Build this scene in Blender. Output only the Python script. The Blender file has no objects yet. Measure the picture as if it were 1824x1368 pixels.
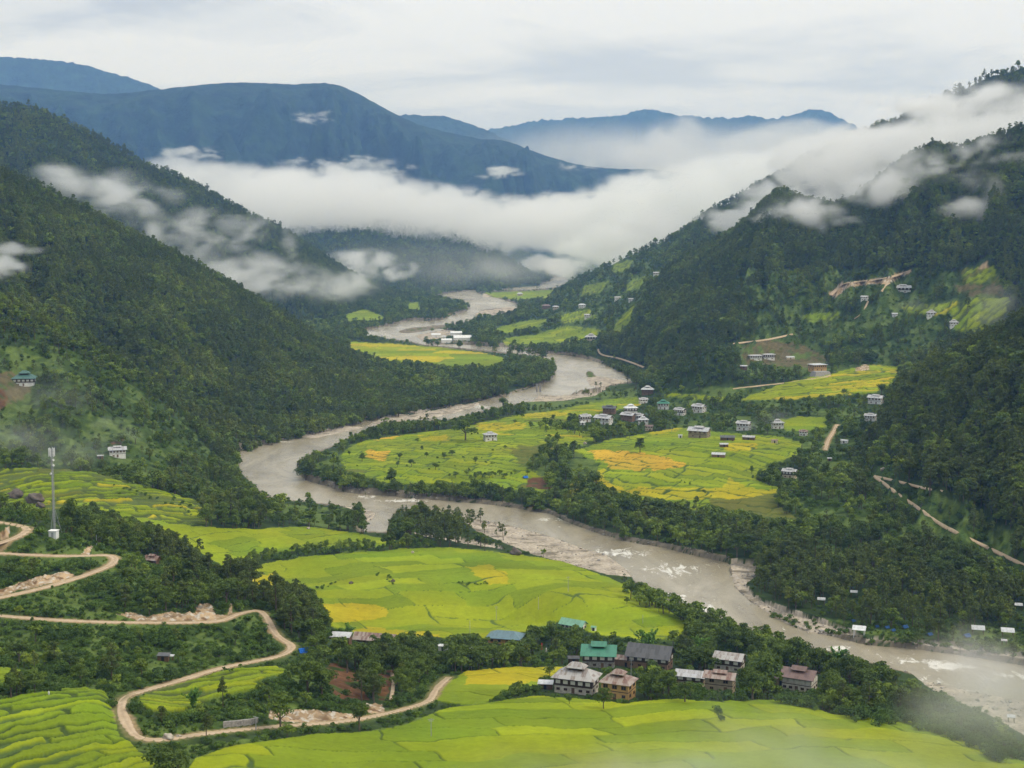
import bpy, math, random
import numpy as np
from mathutils import Vector, Matrix
from mathutils.bvhtree import BVHTree
random.seed(7); RNG = np.random.default_rng(11)
scene = bpy.context.scene
COL = scene.collection

# ------------------------------------------------------------------ camera
CAM_H = 200.0
FPX = 2533.0                      # focal length in photo pixels (50 mm on a 36 mm frame)
PITCH = math.atan(284 / FPX)
cam_d = bpy.data.cameras.new('camera'); cam = bpy.data.objects.new('camera', cam_d); COL.objects.link(cam)
cam_d.sensor_width = 36; cam_d.lens = FPX / 1824 * 36
cam_d.clip_start = 1.0; cam_d.clip_end = 120000
cam.location = (0, 0, CAM_H); cam.rotation_euler = (math.pi / 2 - PITCH, 0, 0)
scene.camera = cam
scene.view_settings.view_transform = 'Standard'; scene.view_settings.look = 'None'
scene.view_settings.exposure = 0.0; scene.view_settings.gamma = 1.0
scene.render.engine = 'CYCLES'
cy = scene.cycles
cy.use_denoising = True
cy.max_bounces = 34; cy.diffuse_bounces = 3; cy.glossy_bounces = 2; cy.volume_bounces = 30; cy.transparent_max_bounces = 8
cy.use_adaptive_sampling = True; cy.adaptive_threshold = 0.02
cy.volume_step_rate = 1.0; cy.volume_max_steps = 256

# ------------------------------------------------------------------ world: overcast sky over a Nishita sky
SUN_EL, SUN_AZ = math.radians(50), math.radians(108)     # azimuth measured from +Y towards +X
HAZE_COL = (0.25, 0.49, 1.0, 1); HAZE_DEN = 6.0e-5
world = bpy.data.worlds.new('World'); scene.world = world; world.use_nodes = True
wn = world.node_tree.nodes; wl = world.node_tree.links; wn.clear()
def N(nt, t, **kw):
    n = nt.nodes.new(t)
    for k, v in kw.items():
        setattr(n, k, v)
    return n
def ramp(nt, fac, stops, interp='LINEAR'):
    r = nt.nodes.new('ShaderNodeValToRGB'); r.color_ramp.interpolation = interp
    e = r.color_ramp.elements
    while len(e) < len(stops): e.new(0.5)
    for i, (p, c) in enumerate(stops):
        e[i].position = p; e[i].color = (c[0], c[1], c[2], 1) if hasattr(c, '__len__') else (c, c, c, 1)
    if fac is not None: nt.links.new(fac, r.inputs[0])
    return r
def noise(nt, vec, scale, detail=4, rough=0.5, dist=0.0, dims='3D'):
    n = nt.nodes.new('ShaderNodeTexNoise'); n.noise_dimensions = dims
    n.inputs['Scale'].default_value = scale; n.inputs['Detail'].default_value = detail
    n.inputs['Roughness'].default_value = rough; n.inputs['Distortion'].default_value = dist
    if vec is not None: nt.links.new(vec, n.inputs['Vector'])
    return n
def mixc(nt, fac, a, b, mode='MIX'):
    m = nt.nodes.new('ShaderNodeMix'); m.data_type = 'RGBA'; m.blend_type = mode
    for s, v in ((m.inputs[0], fac), (m.inputs[6], a), (m.inputs[7], b)):
        if hasattr(v, 'links'): nt.links.new(v, s)
        elif hasattr(v, '__len__'): s.default_value = (v[0], v[1], v[2], 1)
        else: s.default_value = v
    return m.outputs[2]
def math_(nt, op, a, b=None, c=None, clamp=False):
    m = nt.nodes.new('ShaderNodeMath'); m.operation = op; m.use_clamp = clamp
    for i, v in enumerate((a, b, c)):
        if v is None: continue
        if hasattr(v, 'links'): nt.links.new(v, m.inputs[i])
        else: m.inputs[i].default_value = v
    return m.outputs[0]
wt = world.node_tree
sky = N(wt, 'ShaderNodeTexSky', sky_type='NISHITA'); sky.sun_disc = False
sky.sun_elevation = SUN_EL; sky.sun_rotation = SUN_AZ; sky.air_density = 1.5; sky.dust_density = 3
tc = N(wt, 'ShaderNodeTexCoord')
# cloud deck: direction projected on a flat layer high above
sep = N(wt, 'ShaderNodeSeparateXYZ'); wl.new(tc.outputs['Generated'], sep.inputs[0])
zc = math_(wt, 'MAXIMUM', sep.outputs[2], 0.0)
zc = math_(wt, 'ADD', zc, 0.06)
cmb = N(wt, 'ShaderNodeCombineXYZ')
wl.new(math_(wt, 'DIVIDE', sep.outputs[0], zc), cmb.inputs[0]); wl.new(math_(wt, 'DIVIDE', sep.outputs[1], zc), cmb.inputs[1])
cmb.inputs[2].default_value = 3.7
n1 = noise(wt, cmb.outputs[0], 0.30, 6, 0.55, 0.6)
n2 = noise(wt, cmb.outputs[0], 0.95, 7, 0.6, 0.8)
nn = math_(wt, 'ADD', math_(wt, 'MULTIPLY', n1.outputs[0], 0.7), math_(wt, 'MULTIPLY', n2.outputs[0], 0.3))
cloud = ramp(wt, nn, [(0.41, (5.0, 5.6, 6.8)), (0.47, (5.9, 6.5, 7.6)), (0.51, (7.6, 8.15, 9.0)), (0.57, (9.4, 9.9, 10.7))])
low = ramp(wt, sep.outputs[2], [(0.0, 0.0), (0.16, 1.0)])
cl2 = mixc(wt, low.outputs[0], (7.0, 7.75, 9.3), cloud.outputs[0])
up = ramp(wt, sep.outputs[2], [(0.17, (1, 1, 1)), (0.75, (1.75, 1.68, 1.52))])   # an overcast sky is brightest overhead
skymix = mixc(wt, 1.0, mixc(wt, 0.93, sky.outputs[0], cl2), up.outputs[0], 'MULTIPLY')
bg = N(wt, 'ShaderNodeBackground'); bg.inputs[1].default_value = 0.10; wl.new(skymix, bg.inputs[0])
wo = N(wt, 'ShaderNodeOutputWorld'); wl.new(bg.outputs[0], wo.inputs[0])

sd = bpy.data.lights.new('sun', 'SUN'); sd.energy = 1.9; sd.angle = math.radians(14); sd.color = (1, 0.96, 0.88)
sun = bpy.data.objects.new('sun', sd); COL.objects.link(sun)
sun.rotation_euler = (math.pi / 2 - SUN_EL, 0, math.pi - SUN_AZ)

# ------------------------------------------------------------------ numpy noise
_P = np.random.default_rng(3).random((512, 512)).astype(np.float32) * 2 * np.pi
def perlin(x, y):
    xi = np.floor(x).astype(np.int64); yi = np.floor(y).astype(np.int64)
    xf = x - xi; yf = y - yi
    u = xf * xf * xf * (xf * (xf * 6 - 15) + 10); v = yf * yf * yf * (yf * (yf * 6 - 15) + 10)
    def g(ix, iy, dx, dy):
        a = _P[(ix * 57 + iy * 131) & 511, (iy * 73 + ix * 19) & 511]
        return np.cos(a) * dx + np.sin(a) * dy
    a = g(xi, yi, xf, yf); b = g(xi + 1, yi, xf - 1, yf)
    c = g(xi, yi + 1, xf, yf - 1); d = g(xi + 1, yi + 1, xf - 1, yf - 1)
    return (a + u * (b - a) + v * ((c + u * (d - c)) - (a + u * (b - a)))) * 1.4
def fbm(x, y, octv=4, gain=0.5):
    s = np.zeros(np.shape(x)); a = 1.0; f = 1.0
    for i in range(octv):
        s = s + a * perlin(x * f + 17.3 * i, y * f - 9.1 * i); a *= gain; f *= 2.03
    return s
def hash01(ix, iy, k=0):
    h = (ix * 374761393 + iy * 668265263 + k * 974634777) & 0xffffffff
    h = ((h ^ (h >> 13)) * 1274126177) & 0xffffffff
    return ((h ^ (h >> 16)) & 0xffff) / 65535.0
def worley(x, y, jit=0.85):
    xi = np.floor(x).astype(np.int64); yi = np.floor(y).astype(np.int64)
    F1 = np.full(x.shape, 9.0); F2 = np.full(x.shape, 9.0); cx = np.zeros_like(xi); cyy = np.zeros_like(yi)
    for dx in (-1, 0, 1):
        for dy in (-1, 0, 1):
            ax = xi + dx; ay = yi + dy
            px = ax + 0.5 + (hash01(ax, ay, 1) - 0.5) * jit; py = ay + 0.5 + (hash01(ax, ay, 2) - 0.5) * jit
            d = np.hypot(x - px, y - py)
            c1 = d < F1
            F2 = np.where(c1, F1, np.minimum(F2, d)); cx = np.where(c1, ax, cx); cyy = np.where(c1, ay, cyy)
            F1 = np.where(c1, d, F1)
    return F1, F2, cx, cyy
def sstep(a, b, x):
    t = np.clip((x - a) / (b - a), 0, 1); return t * t * (3 - 2 * t)

# ------------------------------------------------------------------ photo pixel <-> world
CP, SP = math.cos(PITCH), math.sin(PITCH)
def raydir(px, py):
    dx = (np.asarray(px, float) - 912.0); dv = 684.0 - np.asarray(py, float)
    return dx, FPX * CP + dv * SP, -FPX * SP + dv * CP
def atY(px, py, Y):
    x, y, z = raydir(px, py); s = Y / y
    return x * s, y * s, CAM_H + z * s
def atZ(px, py, Z):
    x, y, z = raydir(px, py); s = (Z - CAM_H) / z
    return x * s, y * s, CAM_H + z * s
def project(x, y, z):
    zz = z - CAM_H
    dep = y * CP - zz * SP; v = y * SP + zz * CP
    dep = np.where(dep < 1, 1, dep)
    return 912.0 + FPX * x / dep, 684.0 - FPX * v / dep

# ------------------------------------------------------------------ valley floor height field
CTL = []
def cD(*a):
    for px, py, D in a: CTL.append(atY(px, py, D))
def cZ(*a):
    for px, py, Z in a: CTL.append(atZ(px, py, Z))
# river banks
cZ((1824,1190,2),(1660,1150,2),(1450,1120,2),(1300,1040,1.5),(1150,985,1.5),(1000,935,1.5),(850,905,1),(700,890,1),(560,880,1),
   (430,830,1),(520,785,1),(650,765,1),(800,740,1),(950,705,1),(1060,670,1),(1000,640,1),(1000,1000,1.5),(1150,1060,2),(1350,1130,2),
   (1700,1232,3),(1550,1190,4),(780,600,1),(700,590,1),(800,570,1),(900,545,1),(820,525,1),(990,505,1),(1900,1290,3),(700,940,2),(930,950,1.5))
# peninsula
cZ((620,810,7),(800,800,12),(700,850,7),(900,830,12),(870,780,15),(1000,745,17),(950,868,5),(1100,730,19),(1010,860,7),(1000,715,6),
   (1100,850,12),(1200,890,8),(1380,925,10),(1250,875,13),(1200,800,20),(1100,800,17),(1300,820,19),(1400,800,22),(1480,930,14),(1480,1020,4))
cD((1100,752,1340),(1200,735,1400),(1335,765,1250),(1400,765,1250),(1470,750,1280),(1450,720,1360),(1340,715,1400),(1358,650,1600),
   (1458,668,1520),(1550,700,1400),(1600,660,1560),(1560,655,1540),(1410,848,1050),(1470,800,1130),(1540,790,1130),(1500,860,1010),
   (1150,700,1600),(1200,712,1540),(1560,900,900))
cZ((1420,1080,3),(1560,1080,3.5),(1700,1110,4),(1824,1140,4),(1950,1170,4),(1620,1130,3))
# left terraces and back of the left hill
cD((0,830,900),(150,850,890),(350,905,880),(0,900,830),(200,905,840),(300,935,830),(-200,830,900),(-200,900,830),(430,940,860))
cZ((500,905,3),(600,925,2),(650,935,1.5),(440,1000,11),(560,945,5),(700,968,4),(560,1000,9),(500,1040,11),(900,1000,6),(800,978,4),
   (1050,1030,5),(1180,1085,4),(1225,1120,4),(1150,1130,6),(1000,1080,8),(850,1120,10),(700,1130,13),(590,1110,15),(700,1050,11),(1000,1120,9))
# near hill with the switchback road
cD((95,950,610),(0,925,600),(-150,920,600),(210,1000,585),(0,1000,575),(0,1062,530),(150,1035,550),(270,1000,640),(330,985,700),(300,1060,570),
   (420,1060,620),(0,1097,505),(200,1108,510),(350,1109,525),(455,1088,545),(550,1070,640),(525,1152,520),(490,1120,535),(400,1188,475),
   (300,1218,445),(215,1245,415),(100,1200,440),(0,1190,440),(0,1240,400),(100,1238,400),(200,1235,405),(205,1280,385),(240,1312,378),
   (300,1318,380),(450,1296,402),(600,1286,425),(740,1256,468),(778,1222,505),(350,1255,425),(480,1215,450),(600,1230,462),
   (0,1368,348),(120,1368,350),(280,1368,352),(500,1350,375),(600,1368,375),(900,1368,385),(1200,1368,395),(1500,1368,410),(1824,1368,440),
   (-150,1368,345),(-200,1240,400),(-200,1100,500),(700,1310,415),(900,1270,455),(1050,1290,448),(1200,1260,475),(1400,1255,500),(1000,1246,490),
   (1100,1248,492),(1260,1238,505),(1420,1238,525),(1600,1280,500),(1750,1320,480),(620,1150,560),(700,1190,540),(800,1165,590),(900,1150,620),
   (1000,1165,610),(900,1200,545),(800,1215,520),(1000,1200,560),(1150,1190,590),(1300,1200,580),(1470,1215,580),(1560,1235,570),(1650,1260,550),
   (1050,1125,680),(1200,1150,650),(1400,1180,625),(1950,1368,450),(1824,1330,510),(950,1130,690),(620,1125,620))
CTL += [(0,0,180),(-120,60,110),(120,60,110),(0,60,118),(0,110,90),(0,150,78),(-150,200,66),(150,200,62),(0,200,66),(0,250,58),(0,310,52),(-130,300,58),(130,300,50),(-200,300,58),(200,300,46),(-75,320,57),(70,320,50),
        (-1500,6500,0),(0,6500,0),(1500,6500,0),(-900,4500,0),(900,4500,0),(-600,2600,2),(-900,3200,2),(700,3000,4),(1000,1700,60),(1200,1200,70),(900,700,6),
        (-700,900,50),(-600,1300,60),(-500,2000,3),(-200,2050,2),(-300,2300,3),(200,2600,3),(100,2300,2),(-1500,1500,60),(1600,2500,80),(1500,500,10),(-1200,400,70)]
cZ((760,625,5),(640,618,5),(880,638,4),(680,560,3),(780,545,3),(930,600,4),(1000,590,7),(1050,600,10),(940,525,2),(930,525,2),(880,600,2))
CTL = np.array(CTL)
_c = 25.0
def _k(dx, dy): return np.sqrt(dx * dx + dy * dy + _c * _c)
_A = _k(CTL[:, None, 0] - CTL[None, :, 0], CTL[:, None, 1] - CTL[None, :, 1])
_n = len(CTL)
_M = np.zeros((_n + 1, _n + 1)); _M[:_n, :_n] = _A - np.eye(_n) * 0.6; _M[:_n, _n] = 1; _M[_n, :_n] = 1
_w = np.linalg.solve(_M, np.append(CTL[:, 2], 0))
_bump = [(*atY(1255, 700, 1520)[:2], 46, 44, 36), (*atY(1240, 660, 1570)[:2], 16, 30, 30)]
def F0(x, y):
    x = np.asarray(x, float); y = np.asarray(y, float)
    s = np.full(x.shape, _w[_n])
    for i in range(_n): s = s + _w[i] * _k(x - CTL[i, 0], y - CTL[i, 1])
    for bx, by, a, sx, sy in _bump: s = s + a * np.exp(-((x - bx) / sx) ** 2 - ((y - by) / sy) ** 2)
    return np.where(y > 1500, np.maximum(s, 0.8), np.maximum(s, 0.6))

# ------------------------------------------------------------------ land cover rasters (traced outlines, looked up per ground point)
RX, RY, RW, RH = -400, 0, 2624, 1520
def fill(ras, poly, val):
    p = np.array(poly, float); x0 = int(max(p[:, 0].min(), RX)); x1 = int(min(p[:, 0].max() + 1, RX + RW - 1))
    y0 = int(max(p[:, 1].min(), RY)); y1 = int(min(p[:, 1].max() + 1, RY + RH - 1))
    if x1 <= x0 or y1 <= y0: return
    gx, gy = np.meshgrid(np.arange(x0, x1 + 1), np.arange(y0, y1 + 1)); ins = np.zeros(gx.shape, bool)
    q = np.roll(p, -1, 0)
    for (ax, ay), (bx, by) in zip(p, q):
        if ay == by: continue
        c = (ay > gy) != (by > gy)
        ins ^= c & (gx < (bx - ax) * (gy - ay) / (by - ay) + ax)
    ras[y0 - RY:y1 - RY + 1, x0 - RX:x1 - RX + 1][ins] = val
def look(ras, px, py):
    ix = np.clip(np.nan_to_num(px) - RX, 0, RW - 1).astype(int); iy = np.clip(np.nan_to_num(py) - RY, 0, RH - 1).astype(int)
    return ras[iy, ix]
WOOD, FIELD, GRASS, BARE, ROCK, RED, YARD, SCRUB = 0, 1, 2, 3, 4, 5, 6, 7
cls = np.zeros((RH, RW), np.uint8); fid = np.zeros((RH, RW), np.uint8); wat = np.zeros((RH, RW), np.uint8)
# fields: polygon, (angle, long, short, bund width, riser depth, weights green / lime / yellow / gold / olive)
FIELDS = [
 ([(470,1003),(560,990),(640,985),(720,978),(800,975),(900,985),(1000,1000),(1060,1020),(1110,1040),(1130,1060),(1180,1080),(1225,1110),(1218,1140),(1150,1140),(1060,1130),(1000,1105),(960,1120),(900,1130),(850,1145),(780,1135),(700,1140),(640,1130),(590,1115),(575,1080),(555,1050),(500,1040),(470,1052),(440,1035),(450,1010)],
  (25, 40, 15, .5, .4, (.45, .55, 0, 0, 0))),
 ([(165,903),(260,923),(340,938),(450,943),(540,938),(600,945),(700,962),(735,970),(650,975),(560,975),(470,985),(440,1000),(405,1012),(370,995),(330,965),(250,935)],
  (60, 30, 10, .6, .5, (.4, .6, 0, 0, 0))),
 ([(-200,830),(0,835),(60,836),(120,838),(180,845),(260,868),(350,893),(360,905),(372,935),(300,932),(250,922),(170,903),(130,905),(60,908),(-200,908)],
  (35, 26, 6, 2.3, 1.1, (.5, .42, .03, 0, .05))),
 ([(606,812),(620,798),(650,785),(720,775),(820,762),(930,738),(1000,730),(1080,712),(1135,706),(1142,722),(1060,738),(1010,745),(1000,765),(1050,770),(1060,785),(990,800),(950,810),(930,830),(985,855),(980,882),(880,868),(800,860),(700,865),(650,850),(612,838)],
  (-30, 30, 9, 1.0, .6, (.62, .34, .02, 0, .02))),
 ([(1022,803),(1080,785),(1150,772),(1210,762),(1300,772),(1390,778),(1430,790),(1420,810),(1370,832),(1345,855),(1390,870),(1385,900),(1440,937),(1400,932),(1330,915),(1260,910),(1170,900),(1090,880),(1060,865),(1010,880),(1015,862),(1060,850),(1066,825)],
  (-38, 40, 10.5, 1.05, .6, (.62, .38, 0, 0, 0))),
 ([(1385,748),(1420,742),(1470,743),(1472,760),(1440,768),(1400,768)], (-30, 30, 16, .8, .5, (.9, .1, 0, 0, 0))),
 ([(1320,712),(1400,682),(1480,667),(1520,655),(1560,650),(1605,655),(1590,685),(1560,700),(1480,706),(1400,713)], (5, 60, 9, 1.6, 1.0, (.3, .55, .15, 0, 0))),
 ([(615,608),(700,612),(780,618),(860,628),(908,640),(880,652),(820,655),(740,648),(680,642),(630,627)], (0, 60, 40, .3, .2, (.35, .35, .3, 0, 0))),
 ([(610,558),(650,550),(692,568),(622,573)], (0, 60, 40, .5, .2, (.9, .1, 0, 0, 0))),
 ([(725,540),(748,538),(748,553),(728,553)], (0, 60, 40, .5, .2, (.9, .1, 0, 0, 0))),
 ([(862,521),(985,516),(978,530),(930,535),(880,528)], (0, 60, 40, .5, .2, (.8, .2, 0, 0, 0))),
 ([(890,603),(960,595),(1005,580),(1060,585),(1075,592),(1050,603),(1000,612),(900,614)], (0, 50, 30, 1, .2, (.6, .4, 0, 0, 0))),
 ([(870,588),(930,572),(985,566),(960,582),(900,594)], (0, 50, 30, 1, .2, (.9, .1, 0, 0, 0))),
 ([(310,1400),(350,1352),(400,1335),(480,1320),(560,1310),(680,1303),(740,1287),(780,1267),(880,1252),(960,1240),(1050,1248),(1112,1254),(1180,1246),(1270,1252),(1400,1247),(1480,1272),(1600,1280),(1700,1305),(1800,1350),(2000,1400),(2000,1500),(300,1500)],
  (20, 46, 12, .4, .5, (.6, .4, 0, 0, 0))),
 ([(783,1222),(830,1197),(900,1190),(1025,1190),(1012,1210),(960,1225),(900,1232),(860,1257),(800,1254),(775,1247)], (30, 40, 26, .4, .6, (.7, .3, 0, 0, 0))),
 ([(-300,1255),(0,1250),(80,1235),(150,1228),(192,1237),(205,1270),(212,1310),(250,1345),(285,1368),(300,1500),(-300,1500)],
  (42, 46, 4.8, 1.15, .8, (.55, .45, 0, 0, 0))),
 ([(245,1247),(330,1212),(420,1195),(512,1188),(505,1200),(450,1217),(470,1228),(380,1243),(330,1267),(272,1270)], (38, 60, 6, 1.7, .9, (.6, .4, 0, 0, 0))),
 ([(-10,1192),(38,1195),(30,1215),(-10,1218)], (38, 60, 8, 1, 1, (1, 0, 0, 0, 0))),
 ([(1600,547),(1680,541),(1740,532),(1800,530),(1790,560),(1745,592),(1700,592),(1692,560),(1620,560)], (0, 60, 12, 2.2, 1.2, (.3, .6, .1, 0, 0))),
 ([(1703,480),(1768,476),(1782,503),(1720,507)], (0, 60, 10, 2.4, 1.2, (.3, 0, 0, 0, .7))),
 ([(1180,705),(1245,712),(1300,716),(1290,708),(1200,700)], (0, 60, 10, 1.5, 1, (.6, .4, 0, 0, 0))),
 ([(1095,470),(1130,462),(1120,480),(1085,488)], (0, 60, 14, 2, 1, (.8, .2, 0, 0, 0))),
 ([(1040,510),(1085,500),(1070,521),(1035,528)], (0, 60, 14, 2, 1, (.8, .2, 0, 0, 0))),
 ([(995,562),(1050,550),(1062,566),(1002,577)], (0, 60, 14, 2, 1, (.8, .2, 0, 0, 0))),
 ([(1120,500),(1150,492),(1140,512),(1112,522)], (0, 60, 14, 2, 1, (.8, .2, 0, 0, 0))),
 ([(1430,560),(1500,556),(1490,570),(1435,575)], (0, 60, 12, 2, 1, (.8, .2, 0, 0, 0))),
 ([(1090,585),(1110,560),(1130,545),(1120,575),(1100,598)], (0, 60, 14, 2, 1, (.7, .2, .1, 0, 0))),
]
GR = lambda *p: list(p)
for g in [GR((495,897),(560,900),(625,905),(655,922),(620,942),(560,937),(508,922)), GR((560,835),(600,800),(620,850),(575,850)),
          GR((-200,625),(100,640),(170,655),(180,690),(100,720),(60,760),(-200,770)), GR((880,840),(985,800),(1000,870),(985,880),(880,868)),
          GR((1060,475),(1150,458),(1165,490),(1130,540),(1090,575),(1000,590),(940,590),(990,545),(1040,505)), GR((1480,500),(1640,500),(1700,545),(1600,570),(1500,560)),
          GR((950,690),(1135,694),(1140,710),(1000,732),(930,738)), GR((1500,1225),(1640,1245),(1700,1300),(1600,1278),(1480,1265)),
          GR((800,560),(900,545),(860,562),(810,572)), GR((1000,880),(1020,800),(1060,815),(1066,850),(1010,890)), GR((1560,1105),(1780,1120),(1800,1150),(1560,1140)),
          GR((205,1310),(225,1330),(330,1328),(480,1310),(340,1368),(280,1368)), GR((240,1245),(270,1270),(390,1245),(500,1225),(480,1280),(260,1305),(228,1280)),
          GR((1310,610),(1420,600),(1430,640),(1340,670),(1318,660)), GR((1100,1150),(1140,1140),(1200,1150),(1180,1160))]: fill(cls, g, GRASS)
for g in [GR((-300,930),(120,940),(280,1000),(420,1050),(480,1110),(520,1160),(400,1200),(240,1235),(120,1235),(-300,1240)), GR((230,1240),(520,1190),(560,1200),(700,1270),(560,1290),(240,1310)), GR((1480,1260),(1600,1275),(1720,1300),(1824,1350),(2000,1400),(2000,1330),(1824,1325),(1700,1250),(1560,1225)),
          GR((1395,850),(1540,770),(1620,850),(1824,960),(1824,1010),(1650,985),(1500,1010),(1400,960)), GR((1300,480),(1480,480),(1700,480),(1800,500),(1700,600),(1560,690),(1400,690),(1310,640),(1330,560)), GR((-200,600),(120,620),(330,740),(400,840),(400,900),(200,850),(-200,830)), GR((1180,690),(1480,690),(1560,740),(1480,830),(1400,800),(1180,760)),
          GR((1030,450),(1200,420),(1170,520),(1100,600),(950,610),(940,560)), GR((1330,1095),(1500,1120),(1850,1180),(1850,1130),(1700,1105),(1500,1105))]: fill(cls, g, SCRUB)
for g in [GR((1310,612),(1360,605),(1425,612),(1480,640),(1440,655),(1390,650),(1330,650)), GR((-20,665),(20,660),(60,690),(20,720),(-20,720)),
          GR((1700,508),(1785,505),(1780,525),(1710,525))]: fill(cls, g, BARE)
for i, (poly, st) in enumerate(FIELDS):
    fill(cls, poly, FIELD); fill(fid, poly, i + 1)
for g in [GR((-10,1052),(60,1030),(120,1020),(145,1026),(60,1045),(-10,1062)), GR((205,1092),(240,1088),(262,1096),(300,1090),(345,1094),(352,1078),(372,1076),(385,1094),(406,1092),(408,1078),(415,1082),(405,1100),(380,1106),(250,1106)),
          GR((140,987),(165,972),(160,985)), GR((0,945),(18,940),(14,952),(0,957)), GR((480,1262),(560,1264),(640,1272),(650,1282),(560,1288),(480,1280)),
          GR((1474,524),(1500,503),(1540,499),(1575,495),(1622,480),(1620,487),(1580,505),(1540,506),(1505,512),(1490,530)), GR((1745,472),(1758,462),(1760,476),(1740,480)),
          GR((700,1262),(740,1255),(735,1262),(700,1270)), GR((650,1250),(680,1250),(685,1268),(655,1268)), GR((1520,655),(1545,648),(1550,658),(1530,662))]: fill(cls, g, ROCK)
for g in [GR((572,1190),(600,1182),(640,1200),(655,1240),(620,1250),(590,1230)), GR((677,1190),(700,1190),(705,1215),(680,1245),(670,1240)),
          GR((195,785),(225,783),(222,790),(198,791)), GR((940,852),(985,850),(983,872),(935,870)), GR((0,735),(12,700),(0,690),(-30,700))]: fill(cls, g, RED)
# colour overrides inside fields
ripe = np.zeros((RH, RW), np.uint8)      # 1 yellow, 2 gold, 3 olive
for v, g in [(2, [(1050,803),(1075,800),(1130,808),(1175,812),(1232,830),(1180,838),(1088,838),(1080,825),(1062,818)]), (1, [(1068,850),(1110,872),(1200,868),(1285,870),(1300,850),(1330,870),(1385,872),(1390,882),(1330,888),(1260,890),(1180,893),(1100,876),(1060,862)]),
             (1, [(1010,850),(1075,835),(1070,862),(1010,885)]), (3, [(1260,893),(1385,880),(1440,936),(1400,930),(1300,918)]),
             (1, [(572,1075),(660,1078),(690,1085),(685,1100),(640,1107),(590,1110),(575,1095)]), (1, [(660,1118),(780,1130),(785,1140),(700,1140),(620,1125)]),
             (1, [(830,1010),(870,1005),(900,1022),(905,1040),(870,1042),(845,1025)]), (1, [(455,1025),(490,1022),(495,1040),(470,1052),(445,1035)]),
             (1, [(830,1197),(900,1190),(1025,1190),(1012,1208),(900,1222),(830,1222)]), (2, [(655,800),(695,805),(690,815),(672,822),(650,815)]),
             (1, [(745,778),(800,775),(795,786),(750,786)]), (1, [(850,755),(940,755),(930,765),(850,768)]), (1, [(940,735),(1020,733),(1010,742),(930,745)]),
             (1, [(1290,790),(1345,790),(1350,800),(1290,805)]), (1, [(1150,765),(1215,762),(1200,770),(1160,775)]), (2, [(690,775),(725,772),(700,782),(660,785)]),
             (1, [(640,612),(720,612),(720,618),(650,618)]), (1, [(705,634),(780,634),(785,640),(715,640)]), (1, [(85,895),(130,897),(125,910),(70,908)]), (1, [(1480,690),(1570,680),(1575,690),(1480,698)]),
             (3, [(905,800),(1000,790),(985,830),(930,830)])]: fill(ripe, g, v)
# water (projected on the river level)
RIVER = [(2100,1215),(1824,1185),(1760,1175),(1700,1165),(1620,1155),(1540,1148),(1470,1130),(1420,1115),(1380,1100),(1340,1070),(1310,1045),(1300,1020),(1300,1003),
 (1240,990),(1180,975),(1120,965),(1060,948),(1010,930),(980,915),(920,905),(860,897),(800,892),(740,888),(680,882),(620,878),(580,865),(545,855),(530,840),(528,825),(545,815),
 (570,807),(590,800),(612,785),(650,767),(700,754),(760,752),(800,750),(850,738),(890,728),(940,718),(990,706),(1040,699),(1100,695),(1137,692),(1140,680),(1110,662),(1080,650),
 (1050,640),(1010,632),(965,630),(900,618),(840,614),(790,612),(764,614),(748,603),(760,592),(790,588),(812,576),(840,570),(850,560),(905,556),(930,548),(915,540),(890,532),(865,525),(840,520),
 (865,515),(900,512),(950,508),(978,503),(980,499),(985,495),(1005,495),(1012,503),(990,511),(940,515),(885,516),(860,514),(800,522),(780,524),(740,524),(800,530),(835,540),(838,548),(828,556),(800,562),(795,569),
 (770,572),(730,570),(700,578),(680,583),(645,588),(650,598),(690,603),(730,608),(752,616),(840,624),(930,632),(975,640),(990,650),(988,670),(975,680),(940,692),(900,705),(850,714),(790,724),
 (720,737),(650,748),(600,758),(560,768),(520,780),(470,790),(425,800),(417,815),(425,840),(440,860),(460,880),(480,892),(540,893),(600,898),(640,905),(668,912),(662,925),(640,937),(636,950),(690,953),
 (692,925),(705,908),(760,905),(830,922),(870,930),(920,938),(980,955),(1030,973),(1080,988),(1110,1010),(1130,1035),(1150,1058),(1200,1075),(1250,1098),(1300,1115),(1350,1135),(1420,1150),(1500,1172),(1560,1193),
 (1620,1210),(1700,1230),(1760,1245),(1824,1258),(2100,1325)]
fill(wat, RIVER, 1)
GRAVEL = [[(820,925),(870,932),(920,938),(980,955),(1030,973),(1080,988),(1112,1010),(1130,1032),(1080,1030),(1040,1018),(1000,1005),(950,992),(900,972),(850,950)],
 [(1300,1003),(1345,1005),(1348,1030),(1328,1045),(1345,1066),(1390,1088),(1440,1103),(1500,1122),(1545,1142),(1440,1127),(1385,1104),(1335,1072),(1305,1045)],
 [(1620,1208),(1700,1225),(1824,1250),(1950,1280),(1950,1340),(1824,1330),(1760,1290),(1700,1262),(1650,1235)],
 [(520,780),(560,768),(600,757),(660,760),(600,772),(560,781)], [(640,762),(690,740),(760,727),(830,720),(862,714),(850,724),(800,738),(760,746),(700,752)],
 [(1045,668),(1090,672),(1135,682),(1138,692),(1060,692),(1045,682)], [(600,898),(640,905),(670,912),(664,925),(650,930),(645,915)], [(840,558),(905,545),(930,548),(905,557),(850,566)],
 [(1540,1146),(1620,1152),(1700,1162),(1824,1182),(1950,1195),(1950,1188),(1700,1152),(1560,1140)], [(960,702),(1000,704),(1090,697),(1060,712),(1000,722),(940,720)],
 [(860,522),(880,530),(855,530)], [(690,945),(760,962),(830,975),(900,985),(890,975),(800,958),(740,945)], [(735,598),(760,592),(800,588),(820,592),(780,604),(750,606)]]
for g in GRAVEL: fill(wat, g, 2)
fill(wat, [(700,592),(730,583),(800,577),(822,573),(815,581),(770,587),(730,594)], 3)   # grassy island
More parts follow.
